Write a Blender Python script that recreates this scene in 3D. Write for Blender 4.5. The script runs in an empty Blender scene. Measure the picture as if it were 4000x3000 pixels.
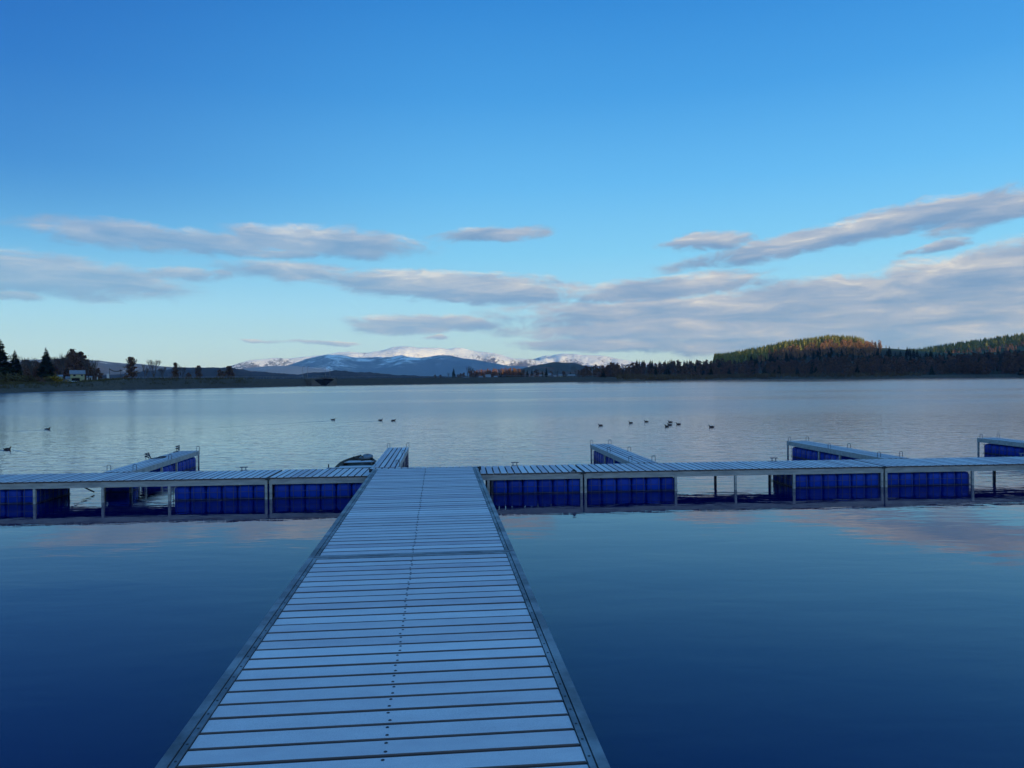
import bpy, bmesh, math, random
import numpy as np
from mathutils import Vector, Matrix, noise

PI = math.pi
R = math.radians
rng = random.Random(11)
S = bpy.context.scene
C = S.collection

# ------------------------------------------------------------------ camera
F, CH = 3004.0, 1.975                       # focal length in photo pixels, eye height above the water
PITCH, ROLL = math.atan(20 / F), 0.0105
f_ = Vector((0, math.cos(PITCH), -math.sin(PITCH)))
u_ = Vector((0, math.sin(PITCH), math.cos(PITCH)))
r_ = Vector((1, 0, 0))
RT = r_ * math.cos(ROLL) - u_ * math.sin(ROLL)
UP = u_ * math.cos(ROLL) + r_ * math.sin(ROLL)
cam = bpy.data.cameras.new('camera')
co = bpy.data.objects.new('camera', cam)
C.objects.link(co)
M3 = Matrix((RT, UP, -f_)).transposed()
co.matrix_world = Matrix.Translation((0, 0, CH)) @ M3.to_4x4()
cam.sensor_width = 36
cam.lens = F / 4000 * 36
cam.clip_start, cam.clip_end = 0.05, 60000
S.camera = co


def ray(X, Y):
    return f_ + RT * ((X - 2000) / F) - UP * ((Y - 1500) / F)


def G(X, Y, z=0.0):                          # the place on level z that the photo shows at X, Y
    d = ray(X, Y)
    return Vector((0, 0, CH)) + d * ((z - CH) / d.z)


def azel(X, Y):
    d = ray(X, Y).normalized()
    return math.atan2(d.x, d.y), math.asin(d.z)


# ------------------------------------------------------------------ materials
def new_mat(name):
    m = bpy.data.materials.new(name)
    m.use_nodes = True
    nt = m.node_tree
    return m, nt, nt.nodes['Principled BSDF']


def N(nt, kind, **kw):
    n = nt.nodes.new(kind)
    for k, v in kw.items():
        if k in n.bl_rna.properties.keys():
            setattr(n, k, v)
        else:
            n.inputs[k].default_value = v
    return n


def ramp(nt, stops, interp='LINEAR'):
    n = nt.nodes.new('ShaderNodeValToRGB')
    e = n.color_ramp.elements
    n.color_ramp.interpolation = interp
    while len(e) < len(stops):
        e.new(0.5)
    for k, (p, c) in enumerate(stops):
        e[k].position = p
        e[k].color = (*c, 1) if len(c) == 3 else c
    return n


def mottled(name, cols, scale=4, rough=0.7, metallic=0.0, detail=6, bump=0.0, stretch=(1, 1, 1), lo=0.3, hi=0.7, spec=0.5):
    m, nt, b = new_mat(name)
    tc = N(nt, 'ShaderNodeTexCoord')
    mp = N(nt, 'ShaderNodeMapping')
    mp.inputs['Scale'].default_value = stretch
    nz = N(nt, 'ShaderNodeTexNoise')
    nz.inputs['Scale'].default_value = scale
    nz.inputs['Detail'].default_value = detail
    nz.inputs['Roughness'].default_value = 0.62
    rp = ramp(nt, [(lo + (hi - lo) * i / (len(cols) - 1), c) for i, c in enumerate(cols)])
    L = nt.links.new
    L(tc.outputs['Object'], mp.inputs[0]); L(mp.outputs[0], nz.inputs['Vector'])
    L(nz.outputs[0], rp.inputs[0]); L(rp.outputs[0], b.inputs['Base Color'])
    b.inputs['Roughness'].default_value = rough
    b.inputs['Metallic'].default_value = metallic
    b.inputs['Specular IOR Level'].default_value = spec
    if bump:
        bp = N(nt, 'ShaderNodeBump')
        bp.inputs['Distance'].default_value = bump
        L(nz.outputs[0], bp.inputs['Height']); L(bp.outputs[0], b.inputs['Normal'])
    return m


def frost_mat():
    m, nt, b = new_mat('frosted_boards')
    L = nt.links.new
    tc = N(nt, 'ShaderNodeTexCoord')
    fine = N(nt, 'ShaderNodeTexNoise'); fine.inputs['Scale'].default_value = 260; fine.inputs['Detail'].default_value = 3
    wide = N(nt, 'ShaderNodeTexNoise'); wide.inputs['Scale'].default_value = 6.5; wide.inputs['Detail'].default_value = 7
    wide.inputs['Roughness'].default_value = 0.7
    at = N(nt, 'ShaderNodeAttribute'); at.attribute_name = 'tone'
    L(tc.outputs['Object'], fine.inputs['Vector']); L(tc.outputs['Object'], wide.inputs['Vector'])
    a = N(nt, 'ShaderNodeMath', operation='MULTIPLY_ADD'); a.inputs[1].default_value = 0.55
    L(wide.outputs[0], a.inputs[0])
    s = N(nt, 'ShaderNodeMath', operation='MULTIPLY'); s.inputs[1].default_value = 0.45
    L(at.outputs['Fac'], s.inputs[0]); L(s.outputs[0], a.inputs[2])
    mpw = N(nt, 'ShaderNodeMapping'); mpw.inputs['Scale'].default_value = (0.55, 1.3, 1); L(tc.outputs['Object'], mpw.inputs[0]); L(mpw.outputs[0], wide.inputs['Vector'])
    rp = ramp(nt, [(0.24, (0.57, 0.48, 0.51)), (0.5, (0.72, 0.65, 0.645)), (0.78, (0.86, 0.80, 0.78))])
    L(a.outputs[0], rp.inputs[0])
    mx = N(nt, 'ShaderNodeMix', data_type='RGBA', blend_type='MULTIPLY')
    mx.inputs[0].default_value = 1.0
    r2 = ramp(nt, [(0.3, (0.82, 0.82, 0.82)), (0.65, (1.06, 1.06, 1.06))])
    L(fine.outputs[0], r2.inputs[0]); L(rp.outputs[0], mx.inputs[6]); L(r2.outputs[0], mx.inputs[7])
    L(mx.outputs[2], b.inputs['Base Color'])
    b.inputs['Roughness'].default_value = 0.75
    b.inputs['Specular IOR Level'].default_value = 0.25
    bp = N(nt, 'ShaderNodeBump'); bp.inputs['Distance'].default_value = 0.0012; bp.inputs['Strength'].default_value = 0.8
    L(fine.outputs[0], bp.inputs['Height']); L(bp.outputs[0], b.inputs['Normal'])
    return m


def drum_mat():
    """blue plastic, each drum a little different, with a dark scum line just above the water"""
    m, nt, b = new_mat('blue_plastic')
    L = nt.links.new
    geo = N(nt, 'ShaderNodeNewGeometry'); oi = N(nt, 'ShaderNodeObjectInfo')
    sep = N(nt, 'ShaderNodeSeparateXYZ'); L(geo.outputs['Position'], sep.inputs[0])
    nz = N(nt, 'ShaderNodeTexNoise'); nz.inputs['Scale'].default_value = 9; nz.inputs['Detail'].default_value = 7
    L(geo.outputs['Position'], nz.inputs['Vector'])
    ad = N(nt, 'ShaderNodeMath', operation='MULTIPLY_ADD'); ad.inputs[1].default_value = 0.5
    hf = N(nt, 'ShaderNodeMath', operation='MULTIPLY'); hf.inputs[1].default_value = 0.5
    L(nz.outputs[0], hf.inputs[0]); L(oi.outputs['Random'], ad.inputs[0]); L(hf.outputs[0], ad.inputs[2])
    rp = ramp(nt, [(0.1, (0.001, 0.034, 0.33)), (0.55, (0.002, 0.05, 0.46)), (0.9, (0.005, 0.072, 0.54))])
    L(ad.outputs[0], rp.inputs[0])
    zz = N(nt, 'ShaderNodeMath', operation='MULTIPLY_ADD'); zz.inputs[1].default_value = 0.05
    L(nz.outputs[0], zz.inputs[0]); L(sep.outputs[2], zz.inputs[2])
    sc = N(nt, 'ShaderNodeMapRange'); sc.inputs['From Min'].default_value = 0.035; sc.inputs['From Max'].default_value = 0.065
    sc.inputs['To Min'].default_value = 0.75; sc.inputs['To Max'].default_value = 0.0
    L(zz.outputs[0], sc.inputs['Value'])
    mx = N(nt, 'ShaderNodeMix', data_type='RGBA'); mx.inputs[7].default_value = (0.02, 0.028, 0.03, 1)
    L(sc.outputs[0], mx.inputs[0]); L(rp.outputs[0], mx.inputs[6]); L(mx.outputs[2], b.inputs['Base Color'])
    b.inputs['Roughness'].default_value = 0.45
    b.inputs['Specular IOR Level'].default_value = 0.25
    return m


def water_mat():
    m, nt, b = new_mat('lake_water')
    L = nt.links.new
    b.inputs['Base Color'].default_value = (0.0001, 0.003, 0.068, 1)
    b.inputs['Roughness'].default_value = 0.012
    b.inputs['IOR'].default_value = 1.333
    geo = N(nt, 'ShaderNodeNewGeometry')

    def octave(sx, sy, rot, detail, rough=0.55, dist=0.0):
        mp = N(nt, 'ShaderNodeMapping')
        mp.inputs['Scale'].default_value = (sx, sy, 1)
        mp.inputs['Rotation'].default_value = (0, 0, rot)
        nz = N(nt, 'ShaderNodeTexNoise')
        nz.noise_dimensions = '2D'
        nz.inputs['Scale'].default_value = 1
        nz.inputs['Detail'].default_value = detail
        nz.inputs['Roughness'].default_value = rough
        nz.inputs['Distortion'].default_value = dist
        L(geo.outputs['Position'], mp.inputs[0]); L(mp.outputs[0], nz.inputs['Vector'])
        return nz.outputs[0]

    def mth(op, a, bb, c=None):
        n = N(nt, 'ShaderNodeMath', operation=op)
        for i, v in enumerate((a, bb, c)):
            if v is None: continue
            if isinstance(v, (int, float)): n.inputs[i].default_value = v
            else: L(v, n.inputs[i])
        return n.outputs[0]

    sep = N(nt, 'ShaderNodeSeparateXYZ'); L(geo.outputs['Position'], sep.inputs[0])

    def rng_(v, a, bb, lo, hi, smooth=True):
        n = N(nt, 'ShaderNodeMapRange')
        if smooth: n.interpolation_type = 'SMOOTHSTEP'
        n.inputs['From Min'].default_value = a; n.inputs['From Max'].default_value = bb
        n.inputs['To Min'].default_value = lo; n.inputs['To Max'].default_value = hi
        L(v, n.inputs['Value'])
        return n.outputs[0]

    swell = octave(0.35, 0.9, 0.25, 2, 0.4)                # long lazy undulation
    rip = octave(1.5, 4.2, -0.12, 3, 0.5, 0.3)             # short ripples, crests across the view
    chop = octave(0.5, 1.5, 0.2, 4, 0.62, 0.4)             # wind ruffle out on the lake
    patch = octave(0.012, 0.05, 0.05, 3, 0.5)              # where the wind touches the lake
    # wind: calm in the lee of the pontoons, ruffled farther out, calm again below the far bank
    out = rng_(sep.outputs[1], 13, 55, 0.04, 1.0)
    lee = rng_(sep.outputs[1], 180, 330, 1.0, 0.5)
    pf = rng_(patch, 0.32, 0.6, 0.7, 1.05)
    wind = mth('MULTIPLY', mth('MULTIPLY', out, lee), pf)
    # ripples too small to model one by one, as roughness that grows with the wind
    rg = N(nt, 'ShaderNodeMapRange'); rg.inputs['To Min'].default_value = 0.015; rg.inputs['To Max'].default_value = 0.20
    L(wind, rg.inputs['Value']); L(rg.outputs[0], b.inputs['Roughness'])
    io = N(nt, 'ShaderNodeMapRange'); io.inputs['To Min'].default_value = 1.333; io.inputs['To Max'].default_value = 2.3  # reflectivity raised above that of water to brighten the open lake
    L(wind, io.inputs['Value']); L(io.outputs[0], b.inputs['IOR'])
    h = mth('MULTIPLY', swell, 0.0045)
    near = rng_(sep.outputs[1], 9.5, 13.0, 0.4, 1.1)
    edge = rng_(sep.outputs[1], 11.2, 15.5, 0.0, 3.2)
    gone = rng_(sep.outputs[1], 24, 70, 1.0, 0.35)
    h = mth('MULTIPLY_ADD', mth('MULTIPLY', rip, 0.0026), mth('MULTIPLY', mth('ADD', near, edge), gone), h)
    h = mth('MULTIPLY_ADD', mth('MULTIPLY', chop, 0.02), wind, h)
    bp = N(nt, 'ShaderNodeBump')
    bp.inputs['Distance'].default_value = 1.0
    bp.inputs['Strength'].default_value = 1.0
    L(h, bp.inputs['Height']); L(bp.outputs[0], b.inputs['Normal'])
    return m


def terrain_mat():
    m, nt, b = new_mat('shore_ground')
    L = nt.links.new
    geo = N(nt, 'ShaderNodeNewGeometry')
    at = N(nt, 'ShaderNodeAttribute'); at.attribute_name = 'cover'     # 0 stone, .5 dry grass, 1 meadow
    nz = N(nt, 'ShaderNodeTexNoise'); nz.inputs['Scale'].default_value = 0.35; nz.inputs['Detail'].default_value = 9
    nz.inputs['Roughness'].default_value = 0.7
    L(geo.outputs['Position'], nz.inputs['Vector'])
    rp = ramp(nt, [(0.0, (0.10, 0.082, 0.066)), (0.22, (0.13, 0.10, 0.07)), (0.38, (0.055, 0.046, 0.03)), (0.62, (0.05, 0.044, 0.026)), (0.85, (0.075, 0.085, 0.035)), (1.0, (0.085, 0.10, 0.035))])
    ad = N(nt, 'ShaderNodeMath', operation='MULTIPLY_ADD'); ad.inputs[1].default_value = 0.5
    sb = N(nt, 'ShaderNodeMath', operation='SUBTRACT'); sb.inputs[1].default_value = 0.5
    L(nz.outputs[0], sb.inputs[0]); L(sb.outputs[0], ad.inputs[0]); L(at.outputs['Fac'], ad.inputs[2])
    L(ad.outputs[0], rp.inputs[0])
    mx = N(nt, 'ShaderNodeMix', data_type='RGBA', blend_type='MULTIPLY'); mx.inputs[0].default_value = 1
    r2 = ramp(nt, [(0.3, (0.6, 0.6, 0.6)), (0.7, (1.2, 1.2, 1.2))])
    n2 = N(nt, 'ShaderNodeTexNoise'); n2.inputs['Scale'].default_value = 1.7; n2.inputs['Detail'].default_value = 6
    L(geo.outputs['Position'], n2.inputs['Vector']); L(n2.outputs[0], r2.inputs[0])
    L(rp.outputs[0], mx.inputs[6]); L(r2.outputs[0], mx.inputs[7]); L(mx.outputs[2], b.inputs['Base Color'])
    b.inputs['Roughness'].default_value = 0.95
    b.inputs['Specular IOR Level'].default_value = 0.1
    return m


def mountain_mat(name, snow_lo, snow_hi, forest=(0.035, 0.045, 0.035), snow=(0.90, 0.89, 0.88), scale=0.010, bias=0.0, brown=0.0):
    """snow lies between the firs: more of it with height, in streaks and clearings"""
    m, nt, b = new_mat(name)
    L = nt.links.new
    geo = N(nt, 'ShaderNodeNewGeometry')
    sep = N(nt, 'ShaderNodeSeparateXYZ'); L(geo.outputs['Position'], sep.inputs[0])
    mp = N(nt, 'ShaderNodeMapping'); mp.inputs['Scale'].default_value = (1.0, 0.5, 1.5)
    L(geo.outputs['Position'], mp.inputs[0])
    n1 = N(nt, 'ShaderNodeTexNoise'); n1.inputs['Scale'].default_value = scale; n1.inputs['Detail'].default_value = 8
    n1.inputs['Roughness'].default_value = 0.72; n1.inputs['Distortion'].default_value = 0.6
    L(mp.outputs[0], n1.inputs['Vector'])
    n2 = N(nt, 'ShaderNodeTexNoise'); n2.inputs['Scale'].default_value = scale * 0.16; n2.inputs['Detail'].default_value = 4
    L(mp.outputs[0], n2.inputs['Vector'])
    mr = N(nt, 'ShaderNodeMapRange'); mr.inputs['From Min'].default_value = snow_lo; mr.inputs['From Max'].default_value = snow_hi
    mr.inputs['To Min'].default_value = -0.30; mr.inputs['To Max'].default_value = 0.14
    L(sep.outputs[2], mr.inputs['Value'])
    a = N(nt, 'ShaderNodeMath', operation='ADD'); L(n1.outputs[0], a.inputs[0]); L(mr.outputs[0], a.inputs[1])
    c = N(nt, 'ShaderNodeMath', operation='MULTIPLY_ADD'); c.inputs[1].default_value = 0.7; c.inputs[2].default_value = -0.35 + bias
    L(n2.outputs[0], c.inputs[0])
    d = N(nt, 'ShaderNodeMath', operation='ADD'); L(a.outputs[0], d.inputs[0]); L(c.outputs[0], d.inputs[1])
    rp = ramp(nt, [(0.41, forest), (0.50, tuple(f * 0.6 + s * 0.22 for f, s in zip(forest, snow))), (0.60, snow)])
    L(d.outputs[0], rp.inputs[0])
    out = rp.outputs[0]
    if brown:
        n3 = N(nt, 'ShaderNodeTexNoise'); n3.inputs['Scale'].default_value = scale * 0.5; n3.inputs['Detail'].default_value = 6
        L(geo.outputs['Position'], n3.inputs['Vector'])
        r3 = ramp(nt, [(0.5, (0, 0, 0)), (0.6, (brown, brown, brown))])
        mx = N(nt, 'ShaderNodeMix', data_type='RGBA')
        L(n3.outputs[0], r3.inputs[0]); L(r3.outputs[0], mx.inputs[0]); L(out, mx.inputs[6]); mx.inputs[7].default_value = (0.17, 0.075, 0.03, 1)
        out = mx.outputs[2]
    L(out, b.inputs['Base Color'])
    b.inputs['Roughness'].default_value = 0.95
    b.inputs['Specular IOR Level'].default_value = 0.05
    bp = N(nt, 'ShaderNodeBump'); bp.inputs['Distance'].default_value = 26; bp.inputs['Strength'].default_value = 1.0
    L(n1.outputs[0], bp.inputs['Height']); L(bp.outputs[0], b.inputs['Normal'])
    return m


def leaf_mat(name, a, c):
    m, nt, b = new_mat(name)
    L = nt.links.new
    at = N(nt, 'ShaderNodeAttribute'); at.attribute_name = 'tone'
    oi = N(nt, 'ShaderNodeObjectInfo')
    ad = N(nt, 'ShaderNodeMath', operation='MULTIPLY_ADD'); ad.inputs[1].default_value = 0.45
    sc = N(nt, 'ShaderNodeMath', operation='MULTIPLY'); sc.inputs[1].default_value = 0.55
    L(oi.outputs['Random'], ad.inputs[0]); L(at.outputs['Fac'], sc.inputs[0]); L(sc.outputs[0], ad.inputs[2])
    rp = ramp(nt, [(0.0, a), (1.0, c)])
    L(ad.outputs[0], rp.inputs[0]); L(rp.outputs[0], b.inputs['Base Color'])
    b.inputs['Roughness'].default_value = 0.9
    b.inputs['Specular IOR Level'].default_value = 0.1
    return m


MT = dict(
    frost=frost_mat(),
    board=mottled('brown_composite', [(0.085, 0.062, 0.056), (0.15, 0.11, 0.10)], 9, 0.8, stretch=(0.2, 6, 6)),
    galv=mottled('galvanised_steel', [(0.27, 0.28, 0.28), (0.43, 0.43, 0.41), (0.53, 0.52, 0.49)], 5, 0.55, 0.1, 8, stretch=(0.6, 3, 3), lo=0.3, hi=0.68),
    galvd=mottled('weathered_steel', [(0.075, 0.085, 0.10), (0.16, 0.175, 0.20), (0.30, 0.32, 0.34)], 2.2, 0.55, 0.2, 9, lo=0.36, hi=0.6),
    dark=mottled('dark_iron', [(0.02, 0.02, 0.022), (0.05, 0.05, 0.055)], 8, 0.6),
    wire=mottled('cage_wire', [(0.06, 0.065, 0.12), (0.10, 0.105, 0.18)], 8, 0.5, 0.2),
    blue=drum_mat(),
    screw=mottled('screw_recess', [(0.03, 0.022, 0.025), (0.07, 0.055, 0.055)], 40, 0.7),
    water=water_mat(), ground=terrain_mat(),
    hull=mottled('boat_hull', [(0.025, 0.02, 0.018), (0.06, 0.045, 0.035)], 5, 0.6),
    tarp=mottled('grey_tarp', [(0.16, 0.18, 0.21), (0.26, 0.28, 0.31)], 6, 0.6),
    rope=mottled('dark_rope', [(0.04, 0.045, 0.06), (0.09, 0.095, 0.11)], 40, 0.9),
    spruce=leaf_mat('spruce_needles', (0.018, 0.03, 0.018), (0.045, 0.06, 0.03)),
    spruce_sunlit=leaf_mat('sunlit_spruce_needles', (0.18, 0.175, 0.045), (0.37, 0.335, 0.095)),  # brighter copy of the spruce needles, sunlight put into the colour
    brown=leaf_mat('autumn_leaves', (0.12, 0.075, 0.055), (0.22, 0.125, 0.08)),
    orange=leaf_mat('larch_needles', (0.20, 0.09, 0.025), (0.34, 0.15, 0.04)),
    birch=leaf_mat('rust_leaves', (0.26, 0.135, 0.06), (0.44, 0.23, 0.11)),
    olive=leaf_mat('olive_leaves', (0.07, 0.06, 0.025), (0.13, 0.11, 0.045)),
    yellow=leaf_mat('yellow_leaves', (0.22, 0.15, 0.02), (0.34, 0.22, 0.03)),
    reed=leaf_mat('dry_reed', (0.12, 0.085, 0.045), (0.22, 0.16, 0.09)),
    bark=mottled('tree_bark', [(0.06, 0.05, 0.045), (0.11, 0.09, 0.08)], 6, 0.95),
    plaster=mottled('pale_yellow_wall', [(0.40, 0.43, 0.24), (0.48, 0.50, 0.29)], 2, 0.9),
    white=mottled('white_paint', [(0.55, 0.57, 0.58), (0.70, 0.70, 0.70)], 2, 0.6),
    roof=mottled('frosted_roof', [(0.17, 0.18, 0.21), (0.27, 0.285, 0.31)], 1.5, 0.8),
    dkwood=mottled('dark_wood', [(0.03, 0.025, 0.022), (0.06, 0.05, 0.04)], 3, 0.8),
    window_and_hollow=mottled('dark_window_and_hollow', [(0.01, 0.013, 0.018), (0.02, 0.024, 0.03)], 2, 0.1),
    rubble=mottled('stone_facing', [(0.09, 0.08, 0.065), (0.14, 0.12, 0.10)], 0.8, 0.9),
    conc=mottled('concrete', [(0.085, 0.08, 0.075), (0.15, 0.145, 0.135)], 0.8, 0.9),
    duckb=mottled('duck_plumage', [(0.018, 0.014, 0.012), (0.045, 0.035, 0.03), (0.07, 0.05, 0.04)], 14, 0.8),
    bill=mottled('duck_bill', [(0.10, 0.075, 0.03), (0.14, 0.10, 0.04)], 10, 0.5),
    carp=mottled('car_paint', [(0.08, 0.09, 0.10), (0.10, 0.11, 0.12)], 2, 0.3),
)


# ------------------------------------------------------------------ mesh helpers
class MB:
    def __init__(self):
        self.v, self.f, self.m, self.t = [], [], [], []

    def quadbox(self, x0, x1, y0, y1, z0, z1, m=0, top=None, t=0.5):
        b = len(self.v)
        self.v += [(x0, y0, z0), (x1, y0, z0), (x1, y1, z0), (x0, y1, z0), (x0, y0, z1), (x1, y0, z1), (x1, y1, z1), (x0, y1, z1)]
        fs = [(0, 3, 2, 1), (4, 5, 6, 7), (0, 1, 5, 4), (1, 2, 6, 5), (2, 3, 7, 6), (3, 0, 4, 7)]
        for k, q in enumerate(fs):
            self.f.append(tuple(b + i for i in q)); self.m.append(top if (k == 1 and top is not None) else m); self.t.append(t)
        return self

    def board(self, x0, x1, y0, y1, z0, z1, m, top, t, c=0.004, bare=()):
        """a board with small chamfers along its top: the frost lies on the top and the chamfers"""
        b = len(self.v)
        self.v += [(x0, y0, z0), (x1, y0, z0), (x1, y1, z0), (x0, y1, z0), (x0, y0, z1 - c), (x1, y0, z1 - c), (x1, y1, z1 - c), (x0, y1, z1 - c),
                   (x0 + c, y0 + c, z1), (x1 - c, y0 + c, z1), (x1 - c, y1 - c, z1), (x0 + c, y1 - c, z1)]
        fs = [((0, 3, 2, 1), m), ((0, 1, 5, 4), m), ((1, 2, 6, 5), m), ((2, 3, 7, 6), m), ((3, 0, 4, 7), m), ((8, 9, 10, 11), top),
              ((4, 5, 9, 8), top), ((5, 6, 10, 9), top), ((6, 7, 11, 10), top), ((7, 4, 8, 11), top)]
        for k, (q, mm) in enumerate(fs):
            if k in bare: mm = m                 # edges where the frost has gone
            self.f.append(tuple(b + i for i in q)); self.m.append(mm); self.t.append(t if q[0] >= 8 or mm == m else min(1.0, t + 0.6))

    def tube(self, pts, rad, n=6, m=0, t=0.5, cap=True):
        pts = [Vector(p) for p in pts]
        rs = rad if isinstance(rad, (list, tuple)) else [rad] * len(pts)
        b = len(self.v)
        for i, p in enumerate(pts):
            d = (pts[min(i + 1, len(pts) - 1)] - pts[max(i - 1, 0)]).normalized()
            a = d.cross(Vector((0.13, 0.21, 0.97)))
            if a.length < 0.05: a = d.cross(Vector((1, 0, 0)))
            a.normalize(); c = d.cross(a)
            for k in range(n):
                q = p + (a * math.cos(2 * PI * k / n) + c * math.sin(2 * PI * k / n)) * rs[i]
                self.v.append(tuple(q))
        for i in range(len(pts) - 1):
            for k in range(n):
                self.f.append((b + i * n + k, b + i * n + (k + 1) % n, b + (i + 1) * n + (k + 1) % n, b + (i + 1) * n + k)); self.m.append(m); self.t.append(t)
        if cap:
            self.f.append(tuple(b + k for k in reversed(range(n)))); self.m.append(m); self.t.append(t)
            e = b + (len(pts) - 1) * n
            self.f.append(tuple(e + k for k in range(n))); self.m.append(m); self.t.append(t)
        return self

    def poly(self, pts, m=0, t=0.5):
        b = len(self.v)
        self.v += [tuple(p) for p in pts]
        self.f.append(tuple(range(b, b + len(pts)))); self.m.append(m); self.t.append(t)

    def grid(self, rows, m=0, close=False, t=0.5, caps=False):
        b = len(self.v); n = len(rows[0])
        for r in rows: self.v += [tuple(p) for p in r]
        for i in range(len(rows) - 1):
            for k in range(n if close else n - 1):
                self.f.append((b + i * n + k, b + i * n + (k + 1) % n, b + (i + 1) * n + (k + 1) % n, b + (i + 1) * n + k)); self.m.append(m); self.t.append(t)
        if caps:
            self.f.append(tuple(b + k for k in reversed(range(n)))); self.m.append(m); self.t.append(t)
            e = b + (len(rows) - 1) * n
            self.f.append(tuple(e + k for k in range(n))); self.m.append(m); self.t.append(t)
        return self

    def mesh(self, name, mats, smooth=False):
        me = bpy.data.meshes.new(name)
        me.from_pydata(self.v, [], self.f)
        for mm in (mats if isinstance(mats, (list, tuple)) else [mats]): me.materials.append(mm)
        me.polygons.foreach_set('material_index', self.m)
        if smooth: me.polygons.foreach_set('use_smooth', [True] * len(self.f))
        a = me.attributes.new('tone', 'FLOAT', 'FACE')
        a.data.foreach_set('value', self.t)
        me.update()
        return me

    def build(self, name, mats, parent=None, smooth=False):
        return link(name, self.mesh(name, mats, smooth), parent)


def link(name, me, parent=None):
    o = bpy.data.objects.new(name, me)
    C.objects.link(o)
    o.parent = parent
    return o


def tag(o, label=None, cat=None, group=None, kind=None):
    if label: o['label'] = label
    if cat: o['category'] = cat
    if group: o['group'] = group
    if kind: o['kind'] = kind
    return o


def thing(name, loc, rz=0, label=None, cat=None, group=None):
    o = bpy.data.objects.new(name, None)
    C.objects.link(o)
    o.location = loc
    o.rotation_euler = (0, 0, rz)
    return tag(o, label, cat, group)


# ------------------------------------------------------------------ pontoon parts
ZD = 0.365                                    # pier deck above the water
PA = math.atan(0.064)                         # the pier's heading
PD = Vector((math.cos(PA), math.sin(PA), 0))  # along the pier
PN = Vector((-math.sin(PA), math.cos(PA), 0)) # away from the camera
P0 = Vector((0, 13.14, 0))
PW = 1.14


def pier_s(X, t=0.0):                         # distance along the pier's front at photo column X
    lo, hi = -40, 40
    for _ in range(60):
        mid = (lo + hi) / 2
        p = P0 + PD * mid + PN * t - Vector((0, 0, CH)) + Vector((0, 0, 0.25))
        x = 2000 + F * p.dot(RT) / p.dot(f_)
        if x < X: lo = mid
        else: hi = mid
    return lo


def drum_mesh(w, d, z0, z1, name):
    """a plastic jerrycan float: rounded in plan and at the shoulders"""
    mb = MB()
    rows = []
    nr = 5
    prof = [(z0, 0.0)] + [(z1 - 0.055, 0.0), (z1 - 0.03, 0.007), (z1 - 0.012, 0.02), (z1, 0.05)]
    for z, ins in prof:
        rr = 0.05
        row = []
        hw, hd = w / 2 - ins, d / 2 - ins
        for cx, cy, a0 in ((1, 1, 0), (-1, 1, PI / 2), (-1, -1, PI), (1, -1, 1.5 * PI)):
            for k in range(nr):
                a = a0 + PI / 2 * k / (nr - 1)
                row.append((cx * (hw - rr) + rr * math.cos(a), cy * (hd - rr) + rr * math.sin(a), z))
        rows.append(row)
    mb.grid(rows, close=True, caps=True)
    return mb.mesh(name, MT['blue'], smooth=True)


DRUM = drum_mesh(0.247, 0.25, -0.2, 0.237, 'float_drum')
DRUM_F = drum_mesh(0.247, 0.36, -0.2, 0.237, 'float_drum')


def cage(parent, x0, n, y0, rows, pitch=0.26, dy=0.262, mesh=DRUM, wires=('front',)):
    """a wire cage of float drums under a deck: cage > float_drum"""
    mb = MB()
    L = n * pitch
    w = 0.0032
    d = rows * dy
    for face in ('front', 'rear'):
        y = y0 - 0.012 if face == 'front' else y0 + d + 0.012
        for k in range(2 * n):
            x = x0 + pitch * (k + 0.55) / 2 + rng.uniform(-0.008, 0.008)
            mb.quadbox(x - w, x + w, y - w, y + w, -0.2, 0.243)
        for z in (0.125 + rng.uniform(-0.006, 0.006), 0.012):
            mb.quadbox(x0 - 0.02, x0 + L + 0.02, y - w * 2.1, y - w * 0.95, z - w, z + w)
    for x in (x0 - 0.022, x0 + L + 0.022):
        for k in range(rows * 2):
            y = y0 + dy * (k + 0.5) / 2
            mb.quadbox(x - w, x + w, y - w, y + w, -0.2, 0.243)
        for z in (0.125, 0.012):
            mb.quadbox(x + w * 0.95, x + w * 2.1, y0, y0 + d, z - w, z + w)
    c = mb.build('float_cage', MT['wire'], parent)
    for j in range(rows):
        for k in range(n):
            if 0 < j < rows - 1 and 0 < k < n - 1: continue
            o = link('float_drum', mesh, c)
            o.location = (x0 + pitch * (k + 0.5), y0 + dy * (j + 0.5), rng.uniform(-0.004, 0.003))
            o.rotation_euler = (0, 0, rng.uniform(-0.02, 0.02))
    return c


def cleat(parent, x, y, z, rz=0):
    mb = MB()
    for s in (-1, 1): mb.tube([(s * 0.035, 0, 0), (s * 0.035, 0, 0.055)], 0.009, 6)
    mb.tube([(-0.07, 0, 0.06), (0.07, 0, 0.06)], 0.010, 6)
    mb.quadbox(-0.06, 0.06, -0.02, 0.02, 0, 0.006)
    o = mb.build('mooring_cleat', MT['galvd'], parent)
    o.location = (x, y, z); o.rotation_euler = (0, 0, rz)
    return o


def loop(parent, x, y, z, rz=0):
    mb = MB()
    pts = [(-0.032, 0, 0)] + [(-0.032 * math.cos(a), 0, 0.085 + 0.022 * math.sin(a)) for a in np.linspace(0, PI, 7)] + [(0.032, 0, 0)]
    mb.tube(pts, 0.006, 6)
    o = mb.build('mooring_loop', MT['galvd'], parent)
    o.location = (x, y, z); o.rotation_euler = (0, 0, rz)
    return o


def post(parent, x, y, w=0.04, z0=-0.28, z1=0.2475, mat='galv'):
    o = MB().quadbox(-w / 2, w / 2, -0.02, 0.02, z0, z1).build('post', MT[mat], parent)
    o.location = (x, y, 0)
    return o


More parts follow.
